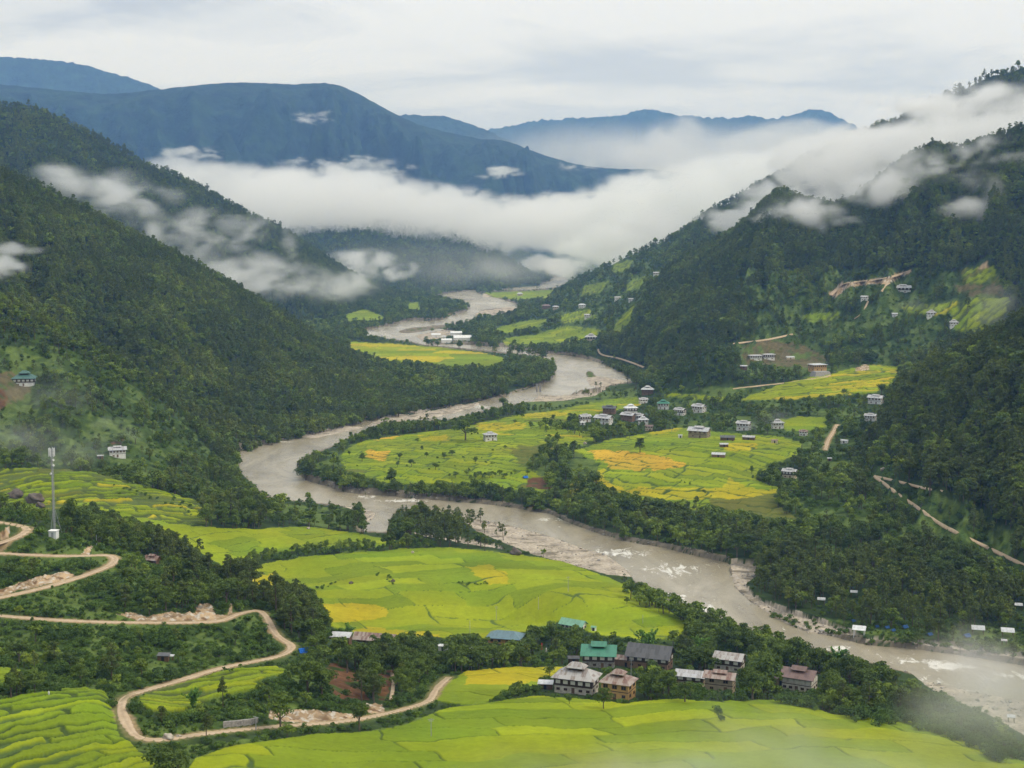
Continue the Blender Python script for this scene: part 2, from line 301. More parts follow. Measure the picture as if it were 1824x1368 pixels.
fill(wat, [(850,552),(880,548),(890,550),(860,554)], 3); fill(wat, [(1042,660),(1056,660),(1062,672),(1044,672)], 3)
def blur(a, rx, ry):
    a = a.astype(np.float32)
    for r, ax in ((ry, 0), (rx, 1)):
        for _ in range(2):
            c = np.cumsum(np.pad(a, [(r + 1, r) if k == ax else (0, 0) for k in (0, 1)], mode='edge'), axis=ax, dtype=np.float64)
            n = a.shape[ax]; a = ((np.take(c, np.arange(2 * r + 1, 2 * r + 1 + n), ax) - np.take(c, np.arange(0, n), ax)) / (2 * r + 1)).astype(np.float32)
    return a
watb = blur(wat == 1, 6, 2)
# ------------------------------------------------------------------ materials
def new_mat(name):
    m = bpy.data.materials.new(name); m.use_nodes = True
    nt = m.node_tree; nt.nodes.clear()
    o = nt.nodes.new('ShaderNodeOutputMaterial'); p = nt.nodes.new('ShaderNodeBsdfPrincipled')
    nt.links.new(p.outputs[0], o.inputs[0]); p.inputs['Roughness'].default_value = 0.85
    p.inputs['Specular IOR Level'].default_value = 0.25
    return m, nt, p, o
def geo_pos(nt):
    return nt.nodes.new('ShaderNodeNewGeometry').outputs['Position']
def ground_mat(name, s1=0.5, s2=0.05, amp=0.35, bump=0.25, bdist=0.4):
    m, nt, p, o = new_mat(name)
    a = nt.nodes.new('ShaderNodeAttribute'); a.attribute_name = 'Col'
    pos = geo_pos(nt)
    nz = noise(nt, pos, s1, 5, 0.65); nb = noise(nt, pos, s2, 3, 0.5)
    k = math_(nt, 'ADD', math_(nt, 'MULTIPLY', nz.outputs[0], amp * 1.3), math_(nt, 'MULTIPLY', nb.outputs[0], amp * 0.7))
    k = math_(nt, 'ADD', k, 1 - amp)
    vm = nt.nodes.new('ShaderNodeVectorMath'); vm.operation = 'SCALE'
    nt.links.new(a.outputs['Color'], vm.inputs[0]); nt.links.new(k, vm.inputs['Scale'])
    nt.links.new(vm.outputs[0], p.inputs['Base Color']); p.inputs['Specular IOR Level'].default_value = .06
    b = nt.nodes.new('ShaderNodeBump'); b.inputs['Strength'].default_value = bump; b.inputs['Distance'].default_value = bdist
    nt.links.new(nz.outputs[0], b.inputs['Height']); nt.links.new(b.outputs[0], p.inputs['Normal'])
    return m
M_GROUND = ground_mat('ground_cover', 0.7, 0.03, 0.32, 0.5, 0.6)
M_HILL = ground_mat('hill_cover', 0.12, 0.01, 0.5, 0.8, 4.0)
M_FAR = ground_mat('far_forest', 0.016, 0.0025, 0.95, 1.0, 45.0)
m, nt, p, o = new_mat('muddy_water'); M_WATER = m
pos = geo_pos(nt)
mp = nt.nodes.new('ShaderNodeMapping'); nt.links.new(pos, mp.inputs[0]); mp.inputs['Rotation'].default_value = (0, 0, math.radians(35)); mp.inputs['Scale'].default_value = (1, 0.45, 1)
w1 = noise(nt, mp.outputs[0], 0.022, 5, 0.6, 0.8); w2 = noise(nt, mp.outputs[0], 0.16, 6, 0.72, 1.6)
cr = ramp(nt, w1.outputs[0], [(0.3, (0.19, 0.158, 0.100)), (0.5, (0.29, 0.25, 0.17)), (0.68, (0.39, 0.345, 0.255))])
at = nt.nodes.new('ShaderNodeAttribute'); at.attribute_name = 'foam'
f2 = math_(nt, 'ADD', math_(nt, 'MULTIPLY', at.outputs['Fac'], 0.42), w2.outputs[0])
fm = ramp(nt, f2, [(0.64, 0.0), (0.76, 1.0)])
nt.links.new(mixc(nt, fm.outputs[0], cr.outputs[0], (0.72, 0.69, 0.62)), p.inputs['Base Color'])
p.inputs['Roughness'].default_value = 0.22; p.inputs['Specular IOR Level'].default_value = 0.5
b = nt.nodes.new('ShaderNodeBump'); b.inputs['Strength'].default_value = 0.5; b.inputs['Distance'].default_value = 0.9
nt.links.new(w2.outputs[0], b.inputs['Height']); nt.links.new(b.outputs[0], p.inputs['Normal'])

# ------------------------------------------------------------------ mesh helpers
def mesh_np(name, verts, faces, mat, col=None, attrs=None, smooth=True):
    me = bpy.data.meshes.new(name)
    verts = np.ascontiguousarray(verts, np.float32); faces = np.ascontiguousarray(faces, np.int32)
    me.vertices.add(len(verts)); me.vertices.foreach_set('co', verts.ravel())
    nf, k = faces.shape
    me.loops.add(nf * k); me.loops.foreach_set('vertex_index', faces.ravel())
    me.polygons.add(nf); me.polygons.foreach_set('loop_start', np.arange(0, nf * k, k, dtype=np.int32))
    me.polygons.foreach_set('loop_total', np.full(nf, k, np.int32))
    me.polygons.foreach_set('use_smooth', np.full(nf, smooth, bool))
    me.update(calc_edges=True)
    if col is not None:
        a = me.color_attributes.new('Col', 'FLOAT_COLOR', 'POINT')
        c = np.ones((len(verts), 4), np.float32); c[:, :3] = col; a.data.foreach_set('color', c.ravel())
    for k2, v in (attrs or {}).items():
        a = me.attributes.new(k2, 'FLOAT', 'POINT'); a.data.foreach_set('value', np.asarray(v, np.float32).ravel())
    if mat: me.materials.append(mat)
    return me
def link(name, data, kind=None, label=None, cat=None, group=None, parent=None, loc=None, rot=None):
    o = bpy.data.objects.new(name, data); COL.objects.link(o)
    if kind: o['kind'] = kind
    if label: o['label'] = label
    if cat: o['category'] = cat
    if group: o['group'] = group
    if parent is not None: o.parent = parent
    if loc is not None: o.location = loc
    if rot is not None: o.rotation_euler = rot
    return o
def gridfaces(nr, nc):
    i = np.arange(nr * nc).reshape(nr, nc)
    return np.stack([i[:-1, :-1], i[:-1, 1:], i[1:, 1:], i[1:, :-1]], -1).reshape(-1, 4)

# ------------------------------------------------------------------ roads: centre lines laid on the ground
def march(px, py, fun=F0):
    Y = np.concatenate([np.arange(250, 1500, 2.0), np.arange(1500, 7000, 8.0)])
    x, y, z = atY(px, py, Y)
    d = z - fun(x, y); k = np.argmax(d < 0)
    if d[k] >= 0: return None
    if k == 0: return np.array([x[0], y[0], z[0]])
    t = d[k - 1] / (d[k - 1] - d[k])
    return np.array([x[k - 1] + (x[k] - x[k - 1]) * t, y[k - 1] + (y[k] - y[k - 1]) * t, z[k - 1] + (z[k] - z[k - 1]) * t])
def smoothline(P, step=2.5, it=2):
    P = np.array(P, float)
    for _ in range(it):
        q = np.empty((2 * len(P), P.shape[1])); q[0] = P[0]; q[-1] = P[-1]
        q[1:-1:2] = 0.75 * P[:-1] + 0.25 * P[1:]; q[2:-1:2] = 0.25 * P[:-1] + 0.75 * P[1:]; P = q
    L = np.concatenate([[0], np.cumsum(np.hypot(*np.diff(P[:, :2], axis=0).T))])
    s = np.arange(0, L[-1], step)
    return np.stack([np.interp(s, L, P[:, k]) for k in range(P.shape[1])], 1)
ROADS = [('dirt_road', 4.4, [(-90,912),(-40,922),(0,929),(22,932),(42,938),(50,944),(42,952),(16,962),(-30,976),(-90,990)]),
 ('dirt_road', 3.5, [(-90,982),(-30,984),(0,985),(60,989),(120,990),(160,988),(190,989),(206,995),(203,1003),(182,1013),(140,1028),(90,1043),(40,1056),(-20,1068),(-90,1082)]),
 ('dirt_road', 3.0, [(-60,1092),(0,1096),(50,1100),(120,1105),(200,1108),(280,1109),(340,1109),(388,1108),(408,1101),(418,1093),(440,1088),(460,1087),(474,1096),(482,1112),(490,1128),(505,1141),(520,1151),(519,1160),(492,1171),(440,1180),(390,1190),(340,1205),(290,1221),(250,1233),(225,1240),(214,1252),(220,1275),(231,1298),(243,1312),(270,1319),(310,1315),(350,1308),(400,1302),(460,1296),(540,1290),(600,1287),(670,1275),(740,1258),(766,1248),(772,1236),(778,1224),(800,1205)]),
 #('dirt_track', 3.2, [(1558,848),(1572,858),(1585,868),(1610,888),(1640,906),(1662,926),(1700,946),(1750,970),(1824,1006),(1900,1040)]),
 #('dirt_track', 1.9, [(1558,848),(1600,857),(1640,868),(1700,880),(1760,888)]),
 ('dirt_track', 3.0, [(1491,756),(1484,770),(1474,785),(1470,802)])]
roads = []
for nm, w, pts in ROADS:
    P = [march(*p) for p in pts]; P = smoothline([p for p in P if p is not None])
    z = P[:, 2]; zs = z.copy()
    for _ in range(12): zs[1:-1] = (zs[:-2] + zs[2:] + zs[1:-1]) / 3
    P[:, 2] = zs
    roads.append((nm, w, P))
def road_effect(x, y, z):
    """blend the ground to the road bed; returns z and the distance to the road edge"""
    sh = x.shape; x = x.ravel(); y = y.ravel(); z = z.ravel().copy(); dd = np.full(x.shape, 99.0)
    for nm, w, P in roads:
        lo = P.min(0) - 14; hi = P.max(0) + 14
        idx = np.where((x > lo[0]) & (x < hi[0]) & (y > lo[1]) & (y < hi[1]))[0]
        for c in np.array_split(idx, max(1, len(idx) // 40000)):
            if len(c) == 0: continue
            d2 = (x[c, None] - P[None, :, 0]) ** 2 + (y[c, None] - P[None, :, 1]) ** 2
            k = d2.argmin(1); d = np.sqrt(d2[np.arange(len(c)), k]) - w / 2
            t = 1 - sstep(0.8, 6.0, d)
            z[c] = z[c] * (1 - t) + (P[k, 2] - 0.12) * t
            dd[c] = np.minimum(dd[c], d)
    return z.reshape(sh), dd.reshape(sh)

# ------------------------------------------------------------------ ground colours (albedo of what grows there)
C_WOOD = np.array((0.045, 0.072, 0.022)); C_GRASS = np.array((0.115, 0.165, 0.038)); C_BARE = np.array((0.14, 0.115, 0.055))
C_ROCK = np.array((0.42, 0.30, 0.18)); C_RED = np.array((0.14, 0.07, 0.035)); C_YARD = np.array((0.3, 0.26, 0.18)); C_SCRUB = np.array((0.075, 0.125, 0.026))
C_GRAVEL = np.array((0.36, 0.31, 0.245)); C_SILT = np.array((0.17, 0.145, 0.105))
C_WOOD, C_GRASS, C_BARE, C_ROCK, C_RED = [q_ * .8 for q_ in (C_WOOD, C_GRASS, C_BARE, C_ROCK, C_RED)]; C_SCRUB = C_SCRUB * .62
PAL = np.array([(0.195, 0.280, 0.017), (0.270, 0.345, 0.015), (0.43, 0.39, 0.018), (0.56, 0.38, 0.04), (0.15, 0.17, 0.033)]) * np.array((.80, .76, .70))
def field_look(x, y, F):
    """terrace cells: colour, bund mask and rice height for points with field id F"""
    col = np.zeros(x.shape + (3,)); h = np.zeros(x.shape)
    for i, (poly, (ang, L, S, bw, dep, wts)) in enumerate(FIELDS):
        m = F == i + 1
        if not m.any(): continue
        X = x[m]; Y = y[m]; a = math.radians(ang)
        wx = X + 0.32 * S * fbm(X / (2.2 * S) + i, Y / (2.2 * S), 2); wy = Y + (0.8 if bw > .7 else .45) * S * fbm(X / (3.2 * S) + 7.7, Y / (3.2 * S) + i, 4)
        u = (wx * math.cos(a) + wy * math.sin(a)) / L; v = (-wx * math.sin(a) + wy * math.cos(a)) / S
        # strips across the slope, cut by cross bunds
        sv = np.floor(v); fv = v - sv; off = hash01(sv.astype(np.int64), np.zeros(len(X), np.int64), i + 5)
        ln = 0.6 + 0.9 * hash01(sv.astype(np.int64), np.ones(len(X), np.int64), i + 9)
        uu = u / ln + off * 7; su = np.floor(uu); fu = uu - su
        e1 = np.minimum(fv, 1 - fv) * S; e2 = np.minimum(fu, 1 - fu) * L * ln
        # some rows merge with the next
        e = np.minimum(e1, e2); hs = hash01(su.astype(np.int64), sv.astype(np.int64), i + 31)
        merge = hash01(su.astype(np.int64), (sv + (fv > .5)).astype(np.int64), i + 77) < (0.42 if dep < 0.6 else 0.12)
        e = np.where(merge & (e1 < e2), e2, e)
        bwv = 0.95 * bw * (0.55 + 1.1 * np.clip(0.5 + fbm(X / 30, Y / 30 + 3, 2), 0, 1.4))
        if i in (0, 1): bwv = bwv * np.clip(0.35 + 2.0 * fbm(X / 26 + 4, Y / 26, 2), 0, 2.2)
        bund = 1 - sstep(bwv * 0.45, bwv * 1.1, e)
        cw = np.cumsum(np.array(wts) / sum(wts)); k = np.searchsorted(cw, np.clip(hs, 0, 0.9999))
        c = PAL[np.minimum(k, 4)] * (0.90 + 0.2 * hash01(su.astype(np.int64), sv.astype(np.int64), i + 55))[:, None]
        px, py = project(X, Y, F0s[m] if F0s is not None else 0 * X); rp = look(ripe, px + 7 * fbm(X / 12, Y / 12, 3), py + 3.5 * fbm(X / 11 + 5, Y / 11, 3))
        for r, q in ((1, 2), (2, 3), (3, 4)):
            c = np.where((rp == r)[:, None], PAL[q] * (0.9 + 0.2 * hs)[:, None], c)
        lush = fbm(X / 45, Y / 45, 4); fine = fbm(X / 3.5, Y / 3.5, 3); st = fbm(u * L / 9, v * S / 2.2, 3)
        c = c * (1 + 0.16 * lush + 0.09 * fine + 0.07 * st)[:, None] * np.array([1 + 0, 1, 1])
        c[:, 0] *= 1 + 0.12 * fbm(X / 60 + 3, Y / 60, 3)
        bc = np.array((0.055, 0.085, 0.022)) * (0.8 + 0.6 * hs)[:, None]
        if bw > 1.2: bc = bc * np.array((1.15, 1.0, 1.0))
        c = c * (1 - bund[:, None]) + bc * bund[:, None]
        col[m] = c; h[m] = dep * (1 - bund) + (0.12 * fine + (.18 * fbm(X / .9, Y / .9, 2) if dep > .7 else 0)) * (1 - bund)
        if dep > 0.7: h[m] += 0.3 * hash01(su.astype(np.int64), sv.astype(np.int64), 3)
    return col, h
F0s = None
def ground(x, y, z, hill=False, sub=None):
    """final height and colour of ground points; z is the smooth height"""
    global F0s
    px, py = project(x, y, z)
    jx = 3.0 * perlin(x / 8, y / 8) + 1.2 * perlin(x / 2.6, y / 2.6); jy = 2.2 * perlin(x / 9 + 31, y / 9)
    c = look(cls, px + jx, py + jy); f = look(fid, px + jx, py + jy)
    bj = 9 * perlin(x / 22 + 3, y / 22) + 5 * perlin(x / 7, y / 7 + 8)
    c2 = look(cls, px + bj, py + 0.7 * bj)
    c = np.where((c == FIELD) | (c == ROCK), c, np.where(c2 == FIELD, GRASS, np.where(c2 == ROCK, WOOD, c2)))
    pn = fbm(x / 38 + 70, y / 38, 4) + .4 * fbm(x / 9, y / 9 + 4, 3)
    c = np.where((c == GRASS) & (pn > (0.40 if hill else 0.5)), SCRUB, c); c = np.where((c == BARE) & (pn > .45), GRASS, c); c = np.where((c == SCRUB) & (pn < -.18), GRASS, c); c = np.where((c == SCRUB) & (pn > .42), WOOD, c)
    if hill: c = np.where((c == WOOD) & (pn > .66), SCRUB, c)
    if sub is not None:
        sub = tuple(sub) + (SCRUB,)
        ok = np.isin(c, sub); c = np.where(ok, c, WOOD)
    col = np.empty(x.shape + (3,)); col[:] = C_WOOD
    n = fbm(x / 14, y / 14, 4); n2 = fbm(x / 4, y / 4 + 9, 3)
    col = col * (1 + 0.35 * n + 0.2 * n2)[..., None]
    zz = z + (1.0 * fbm(x / 40, y / 40, 3) + 0.3 * n2) * (1.0 if hill else np.clip((z - 1.5) / 8, 0.15, 1))
    for k, cc, am in ((GRASS, C_GRASS, .3), (BARE, C_BARE, .4), (ROCK, C_ROCK, .5), (RED, C_RED, .45), (YARD, C_YARD, .2), (SCRUB, C_SCRUB, .4)):
        m = c == k
        if m.any():
            v = cc * (1 + am * (n + n2) * 0.7)[..., None]
            if k in (GRASS, BARE, RED):
                t = sstep(0.15, 0.7, fbm(x / 10 + 50, y / 10, 4))[..., None]; v = v * (1 - t) + C_SCRUB * t
            if k == ROCK:
                t = sstep(0.1, 0.5, fbm(x / 2.2 + 5, y / 2.2, 4))[..., None]; v = v * (1 - t) + np.array((0.48, 0.43, 0.36)) * t
                t = sstep(0.3, 0.6, fbm(x / 5 + 25, y / 5, 3))[..., None]; v = v * (1 - t) + np.array((0.16, 0.10, 0.055)) * t
                zz = np.where(m, zz + 0.9 * fbm(x / 2.5, y / 2.5, 3), zz)
            col = np.where(m[..., None], v, col)
    m = c == FIELD
    if m.any():
        F0s = z; fc, fh = field_look(x, y, np.where(m, f, 0)); F0s = None
        col = np.where(m[..., None], fc, col); zz = np.where(m, z + fh, zz)
    if not hill:
        wx, wy = project(x, y, np.zeros_like(x))
        w = look(wat, wx + jx * .6, wy + jy * .5); w0 = look(wat, wx, wy); wb = look(watb, wx, wy)
        cell = np.clip(fbm(x / 1.7, y / 1.7, 3), -1, 1)
        g = C_GRAVEL * (1 + 0.30 * fbm(x / 12, y / 12, 3) + 0.35 * cell)[..., None]
        t = sstep(0.2, 0.6, fbm(x / 16 + 9, y / 9, 3))[..., None]; g = g * (1 - t) + C_SILT * t
        col = np.where((w == 2)[..., None], g, col); zz = np.where(w0 == 2, 0.45 + 0.5 * np.clip(fbm(x / 25, y / 25, 2), -.6, 1) + 0.3 * cell, zz)
        col = np.where((w == 3)[..., None], C_GRASS * 0.8, col); zz = np.where(w0 == 3, 1.0, zz)
        # wet stony margin next to the water
        wn_ = np.zeros(x.shape, bool)
        for ox, oy in ((4, 2), (-4, -2), (0, 4), (0, -4)): wn_ |= look(wat, wx + ox * .8 + jx, wy + oy + jy) == 1
        mg = wn_ & (w != 1) & (w != 2) & (c != FIELD)
        col = np.where(mg[..., None], C_SILT * (1 + .5 * n2)[..., None], col)
        # 1 = open water: the bed
        t = sstep(0.25, 0.72, wb); zz = zz * (1 - t) - 2.0 * t; w0 = np.where((w0 == 1) | (t > .6), 1, np.where(w0 == 1, 0, w0)); col = np.where((wb > .5)[..., None], C_SILT, col)
    else: w0 = np.zeros(x.shape, np.uint8)
    return zz, col, c, w0

# ------------------------------------------------------------------ valley floor sheet (finer where it is near)
Ys = [250.0]
while Ys[-1] < 6900:
    Y = Ys[-1]; Ys.append(Y + (4 if Y < 330 else 0.62 if Y < 640 else 1.1 if Y < 1000 else 1.9 if Y < 1500 else 4.5 if Y < 2600 else 14 if Y < 4500 else 30))
Ys = np.array([0, 60, 120, 170, 210.0] + Ys)
ts = np.concatenate([np.linspace(-1.1, -0.42, 40)[:-1], np.linspace(-0.42, 0.42, 1080), np.linspace(0.42, 1.1, 40)[1:]])
GY, GT = np.meshgrid(Ys, ts, indexing='ij'); GX = GT * np.maximum(GY, 150)
def F0fast(GX, GY, ky=6, kx=6):
    r = np.unique(np.append(np.arange(0, GX.shape[0], ky), GX.shape[0] - 1)); c = np.unique(np.append(np.arange(0, GX.shape[1], kx), GX.shape[1] - 1))
    Z = F0(GX[np.ix_(r, c)], GY[np.ix_(r, c)])
    Zr = np.empty((len(r), GX.shape[1])); ci = np.arange(GX.shape[1])
    for k in range(len(r)): Zr[k] = np.interp(ci, c, Z[k])
    ri = np.arange(GX.shape[0]); a = np.clip(np.searchsorted(r, ri, side='right') - 1, 0, len(r) - 2)
    t = ((ri - r[a]) / (r[a + 1] - r[a]))[:, None]
    return Zr[a] * (1 - t) + Zr[a + 1] * t
GZ0 = F0fast(GX, GY)
GZ, GC, Gcls, Gw = ground(GX, GY, GZ0)
GZr, Gd = road_effect(GX, GY, GZ0)
nr_ = Gd < 6.0
GZ = np.where(nr_ & (Gw == 0), GZ * sstep(0.5, 6, Gd) + GZr * (1 - sstep(0.5, 6, Gd)), GZ)
vergec = np.array((0.30, 0.22, 0.12)) * (1 + 0.4 * fbm(GX / 3, GY / 3, 3))[..., None]
tv = (1 - sstep(0.3, 1.8, Gd + 0.8 * perlin(GX / 3, GY / 3)))[..., None]
GC = GC * (1 - tv) + vergec * tv
tg = ((1 - sstep(1.5, 5.5, Gd)) * 0.6)[..., None] * (Gcls == 0)[..., None]
GC = GC * (1 - tg) + C_GRASS * 0.8 * tg
verts = np.stack([GX, GY, GZ], -1).reshape(-1, 3)
link('valley_ground', mesh_np('valley_ground', verts, gridfaces(*GX.shape), M_GROUND, col=GC.reshape(-1, 3)), kind='structure')
def Fz(x, y):
    x = np.atleast_1d(np.asarray(x, float)); y = np.atleast_1d(np.asarray(y, float)); z0 = F0(x, y)
    z, c, k, w = ground(x, y, z0); zr, d = road_effect(x, y, z0)
    z = np.where((d < 6) & (w == 0), z * sstep(.5, 6, d) + zr * (1 - sstep(.5, 6, d)), z)
    return z, k, w, d, z0
# far base sheet under everything
q = 40000.0
link('plain', mesh_np('plain', [(-q, -2000, -8), (q, -2000, -8), (q, 2 * q, -8), (-q, 2 * q, -8)], [(0, 1, 2, 3)], M_FAR, col=np.array([[0.03, 0.05, 0.02]] * 4)), kind='structure')
# river
ry = np.concatenate([np.arange(560, 1400, 4.0), np.arange(1400, 6600, 14.0)]); rt = np.linspace(-0.5, 0.5, 420)
RYg, RTg = np.meshgrid(ry, rt, indexing='ij'); RXg = RTg * RYg
rpx, rpy = project(RXg, RYg, np.zeros_like(RXg))
foam = np.zeros(RXg.shape)
for cx, cyy, sx, sy, a in [(1690,1187,40,7,1.0),(1640,1178,60,5,.6),(1200,1015,50,12,.5),(1100,985,60,8,.6),(1650,1215,60,10,.35),(1790,1205,60,8,.6),(1200,1065,30,8,.6),(650,885,30,3,.6),
      (720,892,60,3,.6),(1000,925,40,5,.4),(850,725,20,4,.6),(760,735,60,4,.4),(480,787,40,3,.6),(1500,1155,30,6,.6),(1250,1080,40,14,.4),(1720,1235,50,8,.5),(870,540,50,4,.4),(650,593,20,4,.6)]:
    foam = np.maximum(foam, a * np.exp(-((rpx - cx) / sx) ** 2 - ((rpy - cyy) / sy) ** 2))
rz = 0.06 * fbm(RXg / 12, RYg / 12, 3) + 0.35 * foam * np.abs(fbm(RXg / 5, RYg / 5, 3))
link('river', mesh_np('river', np.stack([RXg, RYg, rz], -1).reshape(-1, 3), gridfaces(*RXg.shape), M_WATER, attrs={'foam': foam}), kind='structure')
# road ribbons
m, nt, p, o = new_mat('dirt_surface'); M_DIRT = m
pos = geo_pos(nt); a1 = noise(nt, pos, 0.5, 5, 0.6); a2 = noise(nt, pos, 3.5, 4, 0.6)
at = nt.nodes.new('ShaderNodeAttribute'); at.attribute_name = 'across'
c1 = ramp(nt, a1.outputs[0], [(0.3, (0.38, 0.275, 0.17)), (0.7, (0.50, 0.385, 0.265))])
tr = ramp(nt, at.outputs['Fac'], [(0.0, 0.55), (0.12, 1.0), (0.24, 1.05), (0.5, 0.84), (0.76, 1.05), (0.88, 1.0), (1.0, 0.55)])
nt.links.new(mixc(nt, 0.85, c1.outputs[0], tr.outputs[0], 'MULTIPLY'), p.inputs['Base Color'])
b = nt.nodes.new('ShaderNodeBump'); b.inputs['Strength'].default_value = .4; b.inputs['Distance'].default_value = .2
nt.links.new(a2.outputs[0], b.inputs['Height']); nt.links.new(b.outputs[0], p.inputs['Normal'])
for nm, w, P in roads:
    T = np.gradient(P[:, :2], axis=0); T /= np.linalg.norm(T, axis=1)[:, None] + 1e-9; Nn = np.stack([-T[:, 1], T[:, 0]], 1)
    k = 9; s = np.linspace(-1, 1, k)
    wv = w / 2 * (1 + 0.3 * perlin(np.arange(len(P)) / 4.0, np.full(len(P), w)))
    V = np.empty((len(P), k, 3)); V[..., 0] = P[:, None, 0] + Nn[:, None, 0] * s * wv[:, None]; V[..., 1] = P[:, None, 1] + Nn[:, None, 1] * s * wv[:, None]
    V[..., 2] = P[:, None, 2] + 0.06 - 0.25 * np.abs(s) ** 6
    link(nm, mesh_np(nm, V.reshape(-1, 3), gridfaces(len(P), k), M_DIRT, attrs={'across': np.tile((s + 1) / 2, len(P))}), kind='structure')

# ------------------------------------------------------------------ hills: crest line and foot line joined by a worn slope
def crest_interp(P, n):
    P = np.array(P, float); m = len(P); t = np.linspace(0, m - 1.0001, n); i = t.astype(int); f = (t - i)[:, None]
    g = lambda k: P[np.clip(k, 0, m - 1)]
    p0, p1, p2, p3 = g(i - 1), g(i), g(i + 1), g(i + 2)
    return 0.5 * (2 * p1 + (p2 - p0) * f + (2 * p0 - 5 * p1 + 4 * p2 - p3) * f ** 2 + (3 * p1 - p0 - 3 * p2 + p3) * f ** 3)
def pt(a, kind):
    return np.array((atZ if kind == 'z' else atY)(*a))
HILLS = {}
def hill(name, cols, nu, nv, mat=M_HILL, prof=0.85, gul=0.12, gk=7, gs=3.0, jag=0.0, sub=(WOOD,), tint=1.0, back=0.9, col=None, under=0.06):
    crest = crest_interp([pt(c, 'z' if k == 'zz' else 'y') for c, f, k in cols], nu); foot = crest_interp([pt(f, k[0]) for c, f, k in cols], nu)
    v = np.concatenate([np.linspace(-under, 1, nv), [1.03, 1.08, 1.2, 1.45, 1.9]])
    V = v[None, :, None]; P = foot[:, None, :] * (1 - V) + crest[:, None, :] * V
    vc = np.clip(v, 0, 1); g = np.where(v < 0, v * (1 if under < .1 else 0.6), vc ** prof); bk = np.clip(v - 1, 0, 9)
    H = (crest[:, 2] - foot[:, 2])[:, None]
    P[..., 2] = foot[:, None, 2] + H * g[None, :] - (np.abs(H) + 6) * back * (bk[None, :] + 3 * bk[None, :] ** 2)
    u = np.linspace(0, 1, nu)[:, None] * gk
    w = np.abs(np.sin(np.pi * np.clip(v, 0, 1))) ** 1.15 * (1 - np.clip(v, 0, 1) ** 8 * .97)
    gl = 1 - 2 * np.abs(perlin(u + 0.35 * perlin(u * 2, v[None, :] * 2) + gs, v[None, :] * 1.3 + gs)) 
    nz = gul * H * w[None, :] * (0.55 * (gl - 0.6) + 0.45 * fbm(u * 3.1 + gs, v[None, :] * 4, 3))
    P[..., 2] += nz
    if jag: P[..., 2] += jag * fbm(P[..., 0] / 60 + gs, P[..., 1] / 60, 3) * np.clip(v * 3, 0, 1)[None, :]
    x, y, z = P[..., 0], P[..., 1], P[..., 2]
    if mat is M_HILL:
        zz, c, k, _ = ground(x, y, z, hill=True, sub=sub); c = c * tint
    else:
        zz, c, k = z, np.broadcast_to(np.array(col if col is not None else C_WOOD * tint), P.shape).copy(), np.zeros(x.shape, int)
        c = c * (1 + 0.9 * fbm(x / 160, z / 60 + y / 300, 4) + .35 * fbm(x / 30, z / 14, 3))[..., None]
    Q = np.stack([x, y, zz], -1)
    link(name, mesh_np(name, Q.reshape(-1, 3), gridfaces(*x.shape), mat, col=c.reshape(-1, 3)), kind='structure')
    HILLS.setdefault(name + str(len(HILLS)), dict(P=Q, cls=k, v=v, nv=nv))
    return Q
Yk, Zk = 'y', 'z'
hill('hill', [((-300,430,1080),(-300,770,930),Yk),((-100,480,1120),(-100,810,925),Yk),((0,532,1150),(0,832,922),Yk),((110,585,1160),(100,834,925),Yk),((200,640,1170),(180,842,925),Yk),((280,700,1180),(260,864,915),Yk),
  ((345,760,1190),(350,893,17),Zk),((400,812,1180),(400,905,7),Zk),((440,862,2,),(440,915,3),'zz'),((478,893,1),(490,912,1),'zz')],
  240, 90, prof=0.95, gul=.13, gk=5, gs=1.3, sub=(WOOD, GRASS, BARE, RED), jag=1.5)                     # near left hill
hill('hill', [((-350,130,1650),(-350,900,1150),Yk),((-150,220,1700),(-150,880,1150),Yk),((0,306,1750),(0,850,1160),Yk),((100,352,1800),(100,840,1170),Yk),((200,402,1850),(190,830,1180),Yk),((300,452,1880),(330,815,1210),Yk),((400,505,1900),(413,802,0),Zk),
  ((480,552,1930),(470,786,0),Zk),((560,602,1950),(535,772,0),Zk),((640,648,1980),(640,749,0),Zk),((760,672,1960),(760,729,0),Zk),((850,675,1930),(850,712,0),Zk),((920,672,1950),(930,693,0),Zk),((978,664,1980),(980,677,0),Zk)],
  380, 130, prof=0.9, gul=.2, gk=9, gs=5.1, jag=2)                                               # second left hill down to the river
hill('hill', [((-350,60,3000),(-350,560,2300),Yk),((-100,150,3050),(-100,560,2350),Yk),((0,186,3100),(0,560,2400),Yk),((60,194,3100),(100,560,2500),Yk),((130,224,3130),(180,560,2600),Yk),((200,259,3180),(260,565,2700),Yk),((260,294,3220),(330,565,2750),Yk),
  ((340,324,3300),(400,570,2800),Yk),((400,358,3370),(450,575,2850),Yk),((450,384,3430),(500,578,2900),Yk),((500,408,3500),(540,578,1),Zk),((560,448,3570),(580,574,1),Zk),((610,478,3640),(620,560,1),Zk),((650,503,3720),(660,548,1),Zk),((700,522,3850),(705,538,1),Zk),((745,528,3950),(745,533,1),Zk)],
  300, 100, prof=0.9, gul=.10, gk=10, gs=8.4, jag=3)
hill('hill', [((480,385,5400),(480,545,2),Zk),((560,398,5300),(540,535,1),Zk),((640,398,5200),(620,527,1),Zk),((705,400,5200),(680,523,1),Zk),((830,422,5200),(790,518,1),Zk),((890,455,5100),(870,514,1),Zk),((925,478,5000),(920,511,1),Zk),((962,500,4900),(962,508,1),Zk)],
  160, 60, prof=0.8, gul=.2, gk=5, gs=2.2, jag=5)
hill('hill', [((780,400,7400),(780,482,1),Zk),((850,430,7300),(850,480,1),Zk),((910,446,7200),(900,479,1),Zk),((960,462,7000),(950,478,1),Zk),((1010,474,6900),(1000,480,1),Zk)], 90, 30, prof=.8, gul=.2, gk=4, gs=4.4, jag=6)
